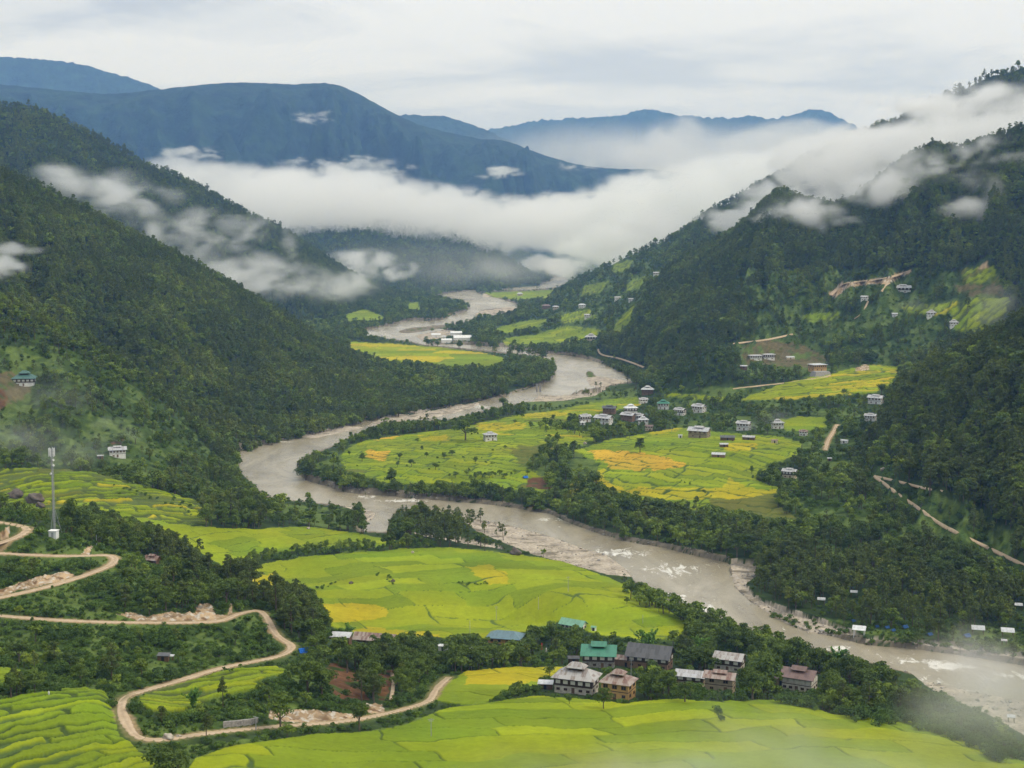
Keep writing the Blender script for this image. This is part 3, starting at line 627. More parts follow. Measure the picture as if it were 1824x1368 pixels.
hill('hill', [((920,420,8600),(920,470,1),Zk),((1000,408,8600),(1000,470,1),Zk),((1100,398,8500),(1100,472,1),Zk),((1250,340,8300),(1250,478,1),Zk),((1450,300,8000),(1450,480,1),Zk)], 90, 30, prof=.8, gul=.2, gk=4, gs=6.4, jag=6)
# right side, from the farthest ridge to the nearest
hill('hill', [((1230,400,3500),(1180,520,3000),Yk),((1330,345,3450),(1280,520,2900),Yk),((1430,285,3350),(1380,500,2800),Yk),((1530,240,3250),(1500,480,2700),Yk),((1620,208,3150),(1600,460,2600),Yk),((1690,172,3060),(1700,440,2550),Yk),((1750,143,3000),(1800,430,2500),Yk),
  ((1824,120,2950),(1900,420,2450),Yk),((1950,80,2850),(2050,420,2400),Yk),((2150,20,2700),(2250,420,2300),Yk)], 220, 80, prof=.9, gul=.12, gk=7, gs=3.3, jag=5)
hill('hill', [((948,537,3480),(900,572,1),Zk),((990,522,3480),(930,596,2),Zk),((1030,498,3400),(975,606,3),Zk),((1060,486,3320),(1010,612,3),Zk),((1110,462,3250),(1050,620,4),Zk),((1160,440,3200),(1100,620,2150),Yk),((1220,412,3120),(1150,600,2250),Yk),((1300,376,3050),(1250,580,2300),Yk),((1420,330,2950),(1400,560,2300),Yk)],
  200, 90, prof=.95, gul=.12, gk=6, gs=7.3, sub=(WOOD, GRASS, FIELD), jag=2)
hill('hill', [((1070,606,2230),(1062,632,1),Zk),((1100,580,2260),(1085,645,1),Zk),((1130,542,2300),(1110,655,2),Zk),((1165,502,2330),(1140,672,3),Zk),((1210,464,2350),(1170,692,5),Zk),((1260,440,2340),(1200,702,8),Zk),((1320,402,2300),(1270,690,1600),Yk),((1385,345,2300),(1330,660,1640),Yk),
  ((1440,362,2260),(1390,640,1680),Yk),((1500,362,2200),(1450,632,1700),Yk),((1560,325,2150),(1510,626,1680),Yk),((1640,270,2100),(1580,618,1660),Yk),((1720,262,2050),(1650,610,1640),Yk),((1824,228,2000),(1740,604,1600),Yk),((1950,190,1950),(1880,600,1500),Yk),((2150,120,1850),(2100,600,1400),Yk)],
  420, 160, under=.3, prof=.92, gul=.2, gk=9, gs=9.6, sub=(WOOD, GRASS, BARE, ROCK, FIELD), jag=2)
hill('hill', [((1490,905,1000),(1480,930,960),Yk),((1520,830,1080),(1470,985,870),Yk),((1555,770,1140),(1490,1020,830),Yk),((1595,706,1170),(1530,1040,800),Yk),((1650,660,1150),(1590,1060,770),Yk),((1710,630,1120),(1660,1075,750),Yk),((1770,598,1090),(1740,1090,735),Yk),((1824,572,1060),(1820,1100,725),Yk),
  ((1950,510,1010),(1960,1110,710),Yk),((2150,420,950),(2200,1110,700),Yk)], 260, 130, prof=1.0, gul=.16, gk=6, gs=12.1, sub=(WOOD, GRASS), jag=1.5)
FARC = (0.013, 0.028, 0.012)
hill('mountain', [((-500,170,9300),(-500,420,6800),Yk),((-150,140,9200),(-150,420,6900),Yk),((0,150,9000),(0,420,6900),Yk),((100,160,9000),(150,420,7000),Yk),((200,167,9000),(280,420,7000),Yk),((300,157,9100),(380,420,7000),Yk),((420,147,9200),(480,430,7000),Yk),((520,150,9300),(560,440,7000),Yk),((590,149,9300),(640,445,7000),Yk),
  ((640,168,9300),(700,450,7000),Yk),((700,201,9300),(770,450,7100),Yk),((760,226,9400),(840,450,7200),Yk),((850,246,9500),(920,450,7400),Yk),((900,251,9500),(970,450,7500),Yk),((960,273,9600),(1020,440,7700),Yk),((1030,293,9700),(1080,430,7900),Yk),((1100,301,9800),(1130,420,8200),Yk),((1180,303,9900),(1200,420,8500),Yk),((1260,320,9900),(1270,420,8800),Yk),((1350,370,9900),(1350,420,9000),Yk)],
  420, 120, mat=M_FAR, prof=.85, gul=.52, gk=10, gs=2.9, jag=4, col=FARC)
hill('mountain', [((-500,80,13500),(-500,400,11500),Yk),((-100,98,13300),(-100,400,11500),Yk),((0,101,13200),(0,400,11500),Yk),((80,106,13200),(80,400,11500),Yk),((150,116,13100),(150,400,11500),Yk),((220,136,13000),(220,400,11500),Yk),((285,158,13000),(285,400,11500),Yk),((360,190,13000),(360,400,11500),Yk)],
  120, 40, mat=M_FAR, prof=.85, gul=.2, gk=5, gs=1.9, jag=12, col=FARC)
hill('mountain', [((560,230,12500),(560,400,11000),Yk),((640,212,12500),(640,400,11000),Yk),((710,205,12500),(710,400,11000),Yk),((790,208,12500),(790,400,11000),Yk),((850,226,12500),(850,400,11000),Yk),((900,247,12500),(900,400,11000),Yk),((960,280,12500),(960,400,11000),Yk)],
  120, 40, mat=M_FAR, prof=.85, gul=.2, gk=5, gs=1.1, jag=12, col=FARC)
hill('mountain', [((1020,310,12800),(1020,400,11500),Yk),((1110,290,12800),(1110,400,11500),Yk),((1160,283,12800),(1160,400,11500),Yk),((1200,281,12800),(1200,400,11500),Yk),((1260,284,12800),(1260,400,11500),Yk),((1400,300,12800),(1400,400,11500),Yk)], 100, 40, mat=M_FAR, prof=.85, gul=.2, gk=5, gs=8.1, jag=10, col=FARC)
hill('mountain', [((820,262,16000),(820,400,14500),Yk),((880,246,16000),(880,400,14500),Yk),((950,226,16000),(950,400,14500),Yk),((1000,212,16000),(1000,400,14500),Yk),((1050,208,16000),(1050,400,14500),Yk),((1100,206,16000),(1100,400,14500),Yk),((1150,195,16000),(1150,400,14500),Yk),((1200,204,16000),(1200,400,14500),Yk),((1260,209,16000),(1260,400,14500),Yk),
  ((1300,210,16000),(1300,400,14500),Yk),((1330,205,16000),(1330,400,14500),Yk),((1380,211,16000),(1380,400,14500),Yk),((1440,197,16000),(1440,400,14500),Yk),((1470,198,16000),(1470,400,14500),Yk),((1510,217,16000),(1510,400,14500),Yk),((1560,240,16000),(1560,400,14500),Yk),((1700,260,16000),(1700,400,14500),Yk)],
  260, 60, mat=M_FAR, prof=.8, gul=.25, gk=11, gs=6.6, jag=20, col=FARC)
hill('mountain', [((760,250,16800),(760,400,15800),Yk),((840,236,16800),(840,400,15800),Yk),((910,224,16800),(910,400,15800),Yk),((965,213,16800),(965,400,15800),Yk),((1010,216,16800),(1010,400,15800),Yk),((1100,230,16800),(1100,400,15800),Yk)], 100, 30, mat=M_FAR, prof=.8, gul=.2, gk=6, gs=4.6, jag=25, col=FARC)

# ------------------------------------------------------------------ casting photo rays onto the built land
_bv = []
def _bvh(P, sy, sx):
    Q = P[::sy, ::sx]; f = gridfaces(Q.shape[0], Q.shape[1]); _bv.append(BVHTree.FromPolygons(Q.reshape(-1, 3).tolist(), f.tolist()))
_bvh(np.stack([GX, GY, GZ], -1)[5:], 6, 6)
for k, h in HILLS.items():
    if h['P'][0, 0, 1] < 6000: _bvh(h['P'], 2, 2)
ORG = Vector((0, 0, CAM_H))
def cast(px, py):
    d = Vector([float(v) for v in raydir(px, py)]).normalized(); best = None
    for i, b in enumerate(_bv):
        h = b.ray_cast(ORG, d, 20000)
        if h[0] is not None and (best is None or h[3] < best[1]): best = (h[0], h[3], i)
    return best
def visible(p, tol=6.0):
    v = Vector(p) - ORG; L = v.length; v.normalize()
    for b in _bv:
        h = b.ray_cast(ORG, v, L - tol)
        if h[0] is not None: return False
    return True
def on_ground(px, py):
    h = cast(px, py)
    if h is None: return None
    p = h[0]
    if h[2] == 0: p = Vector((p.x, p.y, float(Fz(p.x, p.y)[0][0])))
    return p

# ---- tracks on the hillsides, draped on whatever slope the ray meets
LATE = [('dirt_track', 2.6, [(1558,848),(1572,858),(1585,868),(1610,888),(1640,906),(1662,926),(1700,946),(1750,970),(1824,1006),(1900,1040)]),
 ('dirt_track', 1.9, [(1558,848),(1600,857),(1640,868),(1690,877)]), ('dirt_track', 7, [(1478,526),(1498,507),(1520,502),(1545,500),(1572,497),(1600,489),(1624,481)]),
 ('footpath', 4, [(1570,520),(1576,508),(1586,503)]), ('footpath', 3, [(1546,537),(1541,548),(1536,560),(1522,568)]), ('dirt_track', 4.5, [(1306,612),(1330,609),(1360,606),(1390,600),(1415,594)]),
 ('dirt_track', 4, [(1066,622),(1068,630),(1080,634),(1100,637),(1125,645),(1150,655)]), ('dirt_track', 3.5, [(1305,692),(1350,687),(1400,682),(1440,677),(1480,670)]), ('footpath', 2.0, [(695,1250),(700,1228),(701,1210),(697,1198)])]
late = []
for nm, w, pts in LATE:
    pp = smoothline(np.array(pts, float), 4.0, 2); P = []
    for a, b_ in pp:
        q = on_ground(a, b_)
        if q is not None and (not P or (q - P[-1]).length < 60): P.append(q)
    if len(P) < 3: continue
    P = smoothline([tuple(q) for q in P], 3.0, 1)
    for _ in range(4): P[1:-1] = (P[:-2] + P[2:] + P[1:-1]) / 3
    T = np.gradient(P[:, :2], axis=0); T /= np.linalg.norm(T, axis=1)[:, None] + 1e-9; Nn = np.stack([-T[:, 1], T[:, 0]], 1); s = np.linspace(-1, 1, 5)
    wv = w / 2 * (1 + 0.3 * perlin(np.arange(len(P)) / 4.0, np.full(len(P), w)))
    V = np.empty((len(P), 5, 3)); V[..., 0] = P[:, None, 0] + Nn[:, None, 0] * s * wv[:, None]; V[..., 1] = P[:, None, 1] + Nn[:, None, 1] * s * wv[:, None]; V[..., 2] = P[:, None, 2] + .7 - 1.6 * np.abs(s) ** 4
    link(nm, mesh_np(nm, V.reshape(-1, 3), gridfaces(len(P), 5), M_DIRT, attrs={'across': np.tile((s + 1) / 2, len(P))}), kind='structure'); late.append((nm, w, P))
# ------------------------------------------------------------------ shape builder
class MB:
    def __init__(s): s.v = []; s.f = []
    def quad(s, a, b, c, d):
        n = len(s.v); s.v += [a, b, c, d]; s.f.append((n, n + 1, n + 2, n + 3)); return s
    def poly(s, pts):
        n = len(s.v); s.v += list(pts); s.f.append(tuple(range(n, n + len(pts)))); return s
    def box(s, x0, x1, y0, y1, z0, z1):
        n = len(s.v); s.v += [(x0,y0,z0),(x1,y0,z0),(x1,y1,z0),(x0,y1,z0),(x0,y0,z1),(x1,y0,z1),(x1,y1,z1),(x0,y1,z1)]
        s.f += [tuple(n + i for i in q) for q in ((0,3,2,1),(4,5,6,7),(0,1,5,4),(1,2,6,5),(2,3,7,6),(3,0,4,7))]; return s
    def tube(s, a, b, r0, r1=None, k=6):
        r1 = r0 if r1 is None else r1; a = Vector(a); b = Vector(b); d = (b - a).normalized()
        u = d.orthogonal().normalized(); w = d.cross(u); n = len(s.v)
        for p, r in ((a, r0), (b, r1)):
            for i in range(k): t = 2 * math.pi * i / k; s.v.append(tuple(p + u * math.cos(t) * r + w * math.sin(t) * r))
        for i in range(k): j = (i + 1) % k; s.f.append((n + i, n + j, n + k + j, n + k + i))
        s.f.append(tuple(n + i for i in range(k))[::-1]); s.f.append(tuple(n + k + i for i in range(k))); return s
    def blob(s, c, r, seed=0, n=2, rough=.25):
        import bmesh
        bm = bmesh.new(); bmesh.ops.create_icosphere(bm, subdivisions=n, radius=1); rr = random.Random(seed); base = len(s.v)
        ph = [rr.random() * 6 for _ in range(6)]
        for v in bm.verts:
            k = 1 + rough * (math.sin(v.co.x * 3 + ph[0]) * math.sin(v.co.y * 3.7 + ph[1]) + .6 * math.sin(v.co.z * 5 + ph[2] + v.co.x * 4))
            s.v.append((c[0] + v.co.x * r[0] * k, c[1] + v.co.y * r[1] * k, c[2] + v.co.z * r[2] * k))
        for f in bm.faces: s.f.append(tuple(base + v.index for v in f.verts))
        bm.free(); return s
    def build(s, name, mat, parent=None, smooth=False, **kw):
        me = bpy.data.meshes.new(name); me.from_pydata(s.v, [], s.f); me.materials.append(mat)
        if smooth:
            me.polygons.foreach_set('use_smooth', [True] * len(me.polygons))
        me.update(); return link(name, me, parent=parent, **kw)
def empty(name, loc, rz, label, cat, group=None):
    o = link(name, None, label=label, cat=cat, group=group, loc=loc, rot=(0, 0, rz)); o.empty_display_size = 1; return o
def plain_mat(name, c, rough=.8, var=.25, scale=1.2, metal=0, bump=.2, c2=None):
    m, nt, p, o = new_mat(name); tcn = nt.nodes.new('ShaderNodeTexCoord')
    n = noise(nt, tcn.outputs['Object'], scale, 5, .65)
    b2 = c2 if c2 is not None else tuple(x * (1 - var) for x in c)
    r = ramp(nt, n.outputs[0], [(0.35, b2), (0.65, c)]); nt.links.new(r.outputs[0], p.inputs['Base Color'])
    p.inputs['Roughness'].default_value = rough; p.inputs['Metallic'].default_value = metal
    b = nt.nodes.new('ShaderNodeBump'); b.inputs['Strength'].default_value = bump; b.inputs['Distance'].default_value = .05
    nt.links.new(n.outputs[0], b.inputs['Height']); nt.links.new(b.outputs[0], p.inputs['Normal']); return m
def roof_mat(name, c, c2, thr=.5, ribs=1.0):
    m, nt, p, o = new_mat(name); tcn = nt.nodes.new('ShaderNodeTexCoord'); ob = tcn.outputs['Object']
    sp = nt.nodes.new('ShaderNodeSeparateXYZ'); nt.links.new(ob, sp.inputs[0])
    # sheets of slightly different age: floor(x/0.9), floor(y/1.8)
    fx = math_(nt, 'FLOOR', math_(nt, 'MULTIPLY', sp.outputs[0], 1.1)); fy = math_(nt, 'FLOOR', math_(nt, 'MULTIPLY', sp.outputs[1], 0.5))
    cb = nt.nodes.new('ShaderNodeCombineXYZ'); nt.links.new(fx, cb.inputs[0]); nt.links.new(fy, cb.inputs[1])
    wn_ = nt.nodes.new('ShaderNodeTexWhiteNoise'); nt.links.new(cb.outputs[0], wn_.inputs['Vector'])
    mp = nt.nodes.new('ShaderNodeMapping'); nt.links.new(ob, mp.inputs[0]); mp.inputs['Scale'].default_value = (1.6, .35, .35)
    n = noise(nt, mp.outputs[0], 1.0, 5, .7)
    k = math_(nt, 'ADD', math_(nt, 'MULTIPLY', wn_.outputs[0], .35), math_(nt, 'MULTIPLY', n.outputs[0], .75))
    r = ramp(nt, k, [(thr - .14, c2), (thr + .14, c)]); nt.links.new(r.outputs[0], p.inputs['Base Color'])
    p.inputs['Roughness'].default_value = .42; p.inputs['Metallic'].default_value = .0; p.inputs['Specular IOR Level'].default_value = .5
    wv = nt.nodes.new('ShaderNodeTexWave'); nt.links.new(ob, wv.inputs[0]); wv.inputs['Scale'].default_value = 1.2 * ribs
    b = nt.nodes.new('ShaderNodeBump'); b.inputs['Strength'].default_value = .5; b.inputs['Distance'].default_value = .06
    nt.links.new(wv.outputs[1], b.inputs['Height']); nt.links.new(b.outputs[0], p.inputs['Normal']); return m
WHITE = plain_mat('whitewash', (0.82, 0.80, 0.75), var=.3, scale=.7); OLDW = plain_mat('old_whitewash', (0.60, 0.56, 0.48), var=.4, scale=.8, c2=(0.38, 0.33, 0.27)); CREAM = plain_mat('cream_wall', (0.62, 0.53, 0.38), var=.25, scale=.6)
OCHRE = plain_mat('ochre_wall', (0.58, 0.34, 0.11), var=.3, scale=.5, c2=(0.42, 0.27, 0.12)); MUD = plain_mat('mud_wall', (0.36, 0.29, 0.19), var=.3, scale=.6)
TIMBER = plain_mat('dark_timber', (0.075, 0.05, 0.034), var=.45, scale=2); BRICK = plain_mat('red_brick', (0.27, 0.17, 0.11), var=.3, scale=1.5)
PANE = plain_mat('dark_pane', (0.03, 0.03, 0.035), rough=.2, var=.2); SHUT = plain_mat('pale_shutter', (0.66, 0.63, 0.55), var=.15)
WOODB = plain_mat('brown_wood', (0.17, 0.10, 0.055), var=.4); STONE = plain_mat('grey_stone', (0.34, 0.32, 0.29), var=.5, scale=1.5, bump=1)
R_GREY = roof_mat('grey_sheet_roof', (0.42, 0.42, 0.43), (0.22, 0.20, 0.185), .40); R_WEATH = roof_mat('weathered_sheet_roof', (0.38, 0.365, 0.35), (0.20, 0.15, 0.12), .45); R_PALE = roof_mat('pale_sheet_roof', (0.50, 0.51, 0.52), (0.33, 0.33, 0.33), .40)
R_RUST = roof_mat('rusty_sheet_roof', (0.33, 0.27, 0.23), (0.17, 0.085, 0.06), .5); R_DARK = roof_mat('dark_sheet_roof', (0.085, 0.085, 0.09), (0.05, 0.05, 0.052), .5)
R_GREEN = roof_mat('green_sheet_roof', (0.045, 0.20, 0.125), (0.03, 0.13, 0.085), .4); R_LGREEN = roof_mat('pale_green_roof', (0.17, 0.36, 0.25), (0.12, 0.26, 0.18), .4)
R_BLUE = roof_mat('slate_blue_roof', (0.11, 0.19, 0.22), (0.08, 0.13, 0.15), .4); R_BROWN = roof_mat('brown_sheet_roof', (0.17, 0.105, 0.09), (0.11, 0.065, 0.055), .45)
R_WHITE = roof_mat('white_sheet_roof', (0.66, 0.67, 0.67), (0.46, 0.46, 0.46), .4); R_TEAL = roof_mat('teal_roof', (0.05, 0.13, 0.11), (0.035, 0.09, 0.08), .4)
METAL = plain_mat('galvanised_metal', (0.42, 0.43, 0.44), rough=.5, var=.2, metal=.3); TARP = plain_mat('blue_tarp', (0.02, 0.16, 0.62), rough=.5, var=.3, scale=2)
DTARP = plain_mat('faded_blue_tarp', (0.03, 0.10, 0.26), rough=.6, var=.3, scale=2); CLOTHW = plain_mat('white_cloth', (0.75, 0.74, 0.72), var=.1); CLOTHR = plain_mat('red_cloth', (0.45, 0.06, 0.05), var=.2)
ROCKM = plain_mat('boulder_rock', (0.16, 0.13, 0.11), var=.6, scale=.35, bump=1); PALEROCK = plain_mat('pale_rock', (0.5, 0.44, 0.36), var=.5, scale=.5, bump=1)

FOOT = []      # x, y, radius of everything that trees must leave free
def keepbox(px0, py0, px1, py1):
    fill(keep, [(px0, py0), (px1, py0), (px1, py1), (px0, py1)], 3)
keep = np.zeros((RH, RW), np.uint8)
keep[cls == FIELD] = 1; keep[(wat == 1) | (wat == 2)] = 1; keep[cls == ROCK] = 2; keep[(cls == RED) | (cls == BARE)] = 1
for nm, w, P in roads + late:
    qx, qy = project(P[:, 0], P[:, 1], P[:, 2])
    rr = np.maximum(1.5, w * .55 * FPX / np.maximum(P[:, 1], 1) * .5)
    for a, b_, r in zip(qx, qy, rr):
        if a > 470 and a < 760 and b_ > 1235: continue
        fill(keep, [(a - r - 1, b_ - 2), (a + r + 1, b_ - 2), (a + r + 1, b_ + 2), (a - r - 1, b_ + 2)], 2)

def roof_gable(w, d, z, rise, ov=1.0, th=.14, shift=0.0):
    m = MB(); X = w / 2 + ov; Y = d / 2 + ov; zr = z + rise; ze = z - ov * rise / (d / 2)
    for s in (-1, 1):
        m.v += [(-X, s * Y, ze), (X, s * Y, ze), (X, shift, zr), (-X, shift, zr), (-X, s * Y, ze - th), (X, s * Y, ze - th), (X, shift, zr - th), (-X, shift, zr - th)]
        n = len(m.v) - 8
        for q in ((0,1,2,3),(7,6,5,4),(0,4,5,1),(1,5,6,2),(2,6,7,3),(3,7,4,0)): m.f.append(tuple(n + i for i in q))
    return m
def roof_hip(w, d, z, rise, ov=1.2, th=.14, k=.35):
    m = MB(); X = w / 2 + ov; Y = d / 2 + ov; ze = z - .25; r = max((w - d) / 2, 0) + w * k * .2; zr = z + rise
    # slightly flared eaves: a lower skirt with a gentler pitch
    xs, ys, zs = X * .55 + r * .45, Y * .55, z + rise * .42
    rings = [[(-X,-Y,ze),(X,-Y,ze),(X,Y,ze),(-X,Y,ze)], [(-xs,-ys,zs),(xs,-ys,zs),(xs,ys,zs),(-xs,ys,zs)], [(-r,-.05,zr),(r,-.05,zr),(r,.05,zr),(-r,.05,zr)]]
    for a, b in zip(rings[:-1], rings[1:]):
        for i in range(4): j = (i + 1) % 4; m.quad(a[i], a[j], b[j], b[i])
    m.poly(rings[2]); lo = [(x, y, ze - th) for x, y, _ in rings[0]]
    for i in range(4): j = (i + 1) % 4; m.quad(lo[i], lo[j], rings[0][j], rings[0][i])
    m.poly(lo[::-1]); return m
def house(px, py, wpx, label, roof='gable', rm=R_GREY, low=WHITE, up=None, floors=2, rot=0, ar=.7, lantern=True, nwin=4, fh=2.7, winm=None, group=None,
          name='farmhouse', cat='house', lod=1, hgap=.5, rise=None, low_h=None, zoff=0, D=None, door=True, yard=True):
    p = on_ground(px, py)
    if p is None: print('no ground for', label); return None
    dist = p.y; w = wpx * dist / FPX; w = w / (math.cos(math.radians(rot)) + .75 * ar * abs(math.sin(math.radians(rot)))); 
    ov = min(1.2, w * .075); w -= 2 * ov; d = w * ar; rz = math.radians(rot)
    cx, cy_ = p.x, p.y + d * .5
    if floors == 1 and w > 25: floors = 1
    root = empty(name, (cx, cy_, p.z + zoff), rz, label, cat, group)
    FOOT.append((cx, cy_, max(w, d) * .62 + 1.5))
    H = fh * floors; s = min(1.0, max(.55, w / 11)); H *= s; f1 = H / floors
    toph = p.z + H + w * .25; t0 = project(cx, cy_, toph)
    keepbox(px - wpx * .45, t0[1] + 2, px + wpx * .45, py - (1 if wpx < 45 else 10))
    up = up or low; W2, D2 = w / 2, d / 2
    lowh = f1 if floors > 1 else H
    if floors > 1 and up is not low:
        MB().box(-W2, W2, -D2, D2, -4, lowh).build('wall', low, root)
        MB().box(-W2 - .25, W2 + .25, -D2 - .25, D2 + .25, lowh, H).build('upper_storey', up, root)
        bx = .25
    else:
        MB().box(-W2, W2, -D2, D2, -4, H).build('wall', low, root); bx = 0
        if lod and floors > 1: MB().box(-W2 - .04, W2 + .04, -D2 - .04, D2 + .04, lowh - .16, lowh + .12).build('cornice', TIMBER, root)
    if floors > 1 and hgap: MB().box(-W2 * .86, W2 * .86, -D2 * .86, D2 * .86, H, H + hgap * s).build('attic', TIMBER, root)
    zt = H + (hgap * s if floors > 1 else 0)
    rs = rise or (d * .22 if roof == 'gable' else d * .3)
    if roof == 'gable': r = roof_gable(w, d, zt, rs, ov)
    elif roof == 'hip': r = roof_hip(w, d, zt, rs, ov)
    else: r = MB(); r.box(-W2 - ov, W2 + ov, -D2 - ov, D2 + ov, zt, zt + .18)
    if roof == 'gable' and floors > 0:
        for sx in (-1, 1): x = sx * (W2 * .98); MB().poly([(x, -D2 * .98, zt), (x, D2 * .98, zt), (x, 0, zt + rs * .93)]).build('gable_end', TIMBER if floors > 1 else low, root)
    ro = r.build('roof', rm, root)
    if lantern:
        lw, ld = w * .42, d * .42
        MB().box(-lw * .42, lw * .42, -ld * .42, ld * .42, zt + rs * .5, zt + rs * 1.08).build('lantern_base', TIMBER, ro)
        (roof_gable(lw, ld, zt + rs * 1.08, rs * .42, ov * .6) if roof == 'gable' else roof_hip(lw, ld, zt + rs * 1.08 + .2, rs * .5, ov * .6)).build('lantern_roof', rm, ro)
    # windows on the front and both sides
    wm = winm or (SHUT if up is TIMBER else WOODB)
    for fl in range(floors):
        z0 = fl * f1 + f1 * .3; z1 = fl * f1 + f1 * (.80 if fl else .68); off = bx if fl > 0 else 0
        wmf = wm if (fl > 0 or low is TIMBER) else (WOODB if wm is SHUT else wm)
        for face in range(3):
            n = nwin if face == 0 else max(1, int(nwin * ar - .2)); L = w if face == 0 else d
            if not lod: n = min(n, 3)
            if lod < 2 and fl == 0 and floors > 1: n = 2
            for i in range(n):
                c = (i + .5) / n * L - L / 2; hw = min(.75 * (1.25 if fl else .9), L / n * .3) * (1 if s > .8 else .85)
                if face == 0 and fl == 0 and door and i == n // 2: continue
                e0, e1 = off + .02, off + .12
                if face == 0: a = (c - hw, c + hw, -D2 - e1, -D2 - e0 + .03)
                elif face == 1: a = (W2 + e0 - .03, W2 + e1, c - hw, c + hw)
                else: a = (-W2 - e1, -W2 - e0 + .03, c - hw, c + hw)
                wo_ = MB().box(a[0], a[1], a[2], a[3], z0, z1).build('window', wmf, root)
                if lod > 1:
                    q = .62; mx, my = (a[0] + a[1]) / 2, (a[2] + a[3]) / 2
                    hx, hy = (a[1] - a[0]) / 2, (a[3] - a[2]) / 2
                    mb = MB()
                    for sgn in (-1, 1):
                        if face == 0: mb.box(mx + sgn * hx * .45 - hx * .33, mx + sgn * hx * .45 + hx * .33, a[2] - .025, a[2] + .02, z0 + .15, z1 - .15)
                        else:
                            xx = a[1] if face == 1 else a[0]
                            mb.box(xx - .02, xx + .025, my + sgn * hy * .45 - hy * .33, my + sgn * hy * .45 + hy * .33, z0 + .15, z1 - .15) if face == 1 else mb.box(xx - .025, xx + .02, my + sgn * hy * .45 - hy * .33, my + sgn * hy * .45 + hy * .33, z0 + .15, z1 - .15)
                    mb.build('pane', PANE if wmf is not SHUT else SHUT, wo_)
    if door and floors:
        c = (nwin // 2 + .5) / nwin * w - w / 2
        MB().box(c - .6, c + .6, -D2 - .09, -D2 + .02, 0.05, min(2.1, f1 * .85)).build('door', WOODB, root)
    return root, w, d, H, zt, rs
def shed(px, py, wpx, label, rm=R_GREY, wall=WOODB, rot=0, ar=.6, h=2.4, group=None, roof='gable', name='shed', cat='shed', posts=False, slope=.18, pm=None):
    p = on_ground(px, py)
    if p is None: return
    w = wpx * p.y / FPX / (math.cos(math.radians(rot)) + .6 * ar * abs(math.sin(math.radians(rot)))); d = w * ar; h = min(h, w * .45 + .8)
    root = empty(name, (p.x, p.y + d / 2, p.z), math.radians(rot), label, cat, group); FOOT.append((p.x, p.y + d / 2, max(w, d) * .6 + .8))
    keepbox(px - wpx * .45, py - (h + w * .2) * FPX / p.y * .95, px + wpx * .45, py - 2)
    W2, D2 = w / 2 - .3, d / 2 - .3
    if posts:
        for sx in (-1, 1):
            for sy in (-1, 1): MB().tube((sx * W2 * .85, sy * D2 * .85, -1), (sx * W2 * .85, sy * D2 * .85, h), .14, k=6).build('post', pm or WOODB, root)
    else:
        MB().box(-W2, W2, -D2, D2, -2, h).build('wall', wall, root)
        MB().box(-.5, .5, -D2 - .06, -D2 + .02, 0, min(1.9, h * .85)).build('door', PANE, root)
    if roof == 'gable': roof_gable(w - .6, d - .6, h, d * slope, .35, .1).build('roof', rm, root)
    else:
        m = MB(); z0, z1 = h + .1, h + .1 + d * slope; m.v += [(-w/2,-d/2,z0),(w/2,-d/2,z0),(w/2,d/2,z1),(-w/2,d/2,z1),(-w/2,-d/2,z0-.1),(w/2,-d/2,z0-.1),(w/2,d/2,z1-.1),(-w/2,d/2,z1-.1)]
        m.f += [(0,1,2,3),(7,6,5,4),(0,4,5,1),(1,5,6,2),(2,6,7,3),(3,7,4,0)]; m.build('roof', rm, root)
    return root

# ---- the near hamlet
h1 = house(1028, 1236, 92, 'large dark timber farmhouse with weathered grey hipped roof, white windows and small upper roof', 'hip', R_WEATH, OLDW, TIMBER, 2, rot=-20, ar=.62, nwin=5, lod=2, fh=2.6, rise=3.0)
house(1103, 1246, 72, 'ochre walled farmhouse with rusty brown hipped roof next to the grey roofed one', 'hip', R_RUST, OCHRE, None, 2, rot=-24, ar=.8, nwin=3, lod=2, fh=3.1, rise=2.4, hgap=.3)
shed(972, 1228, 30, 'low shed with shiny metal roof at the left end of the big grey farmhouse', R_PALE, WOODB, rot=-8, roof='mono', h=2)
house(990, 1222, 22, 'small plastered annex with grey roof against the big dark farmhouse', 'gable', R_GREY, CREAM, None, 1, rot=-15, ar=.8, lantern=False, nwin=1, lod=1, name='annex', cat='annex')
house(1068, 1190, 70, 'farmhouse under a bright green two tier roof', 'gable', R_GREEN, STONE, TIMBER, 2, rot=-6, ar=.75, nwin=4, lod=2, rise=2.8)
shed(1022, 1182, 22, 'small dark lean-to beside the bright green roof', R_DARK, WOODB, rot=0, roof='mono', h=2)
house(1160, 1192, 92, 'long house under a steep black sheet roof', 'gable', R_DARK, BRICK, TIMBER, 2, rot=-20, ar=.55, nwin=5, lod=2, rise=3.6, lantern=False, winm=SHUT)
shed(1118, 1188, 55, 'brick outbuilding with rusty and silver patched roof below the black roof', R_RUST, BRICK, rot=-16, h=3.2, ar=.5)
house(1285, 1232, 66, 'mud walled farmhouse with pale stepped rusty roof near the field edge', 'gable', R_RUST, MUD, None, 2, rot=-20, ar=.6, nwin=2, lod=2, fh=2.8, lantern=True, hgap=.3)
house(1232, 1224, 62, 'low house with pale curved sheet roof behind bushes at the field edge', 'gable', R_GREY, MUD, TIMBER, 2, rot=-18, ar=.6, nwin=3, lod=2, fh=2.4, lantern=False, hgap=.2)
house(1302, 1196, 64, 'farmhouse with striped grey gable roof half hidden among garden trees', 'gable', R_WEATH, OLDW, TIMBER, 2, rot=-24, ar=.7, nwin=3, lod=2, lantern=False, fh=2.5)
house(1428, 1232, 74, 'white walled farmhouse with smooth brown double roof, rightmost of the hamlet', 'gable', R_BROWN, OLDW, None, 2, rot=-28, ar=.72, nwin=5, lod=2, winm=SHUT, rise=2.2)
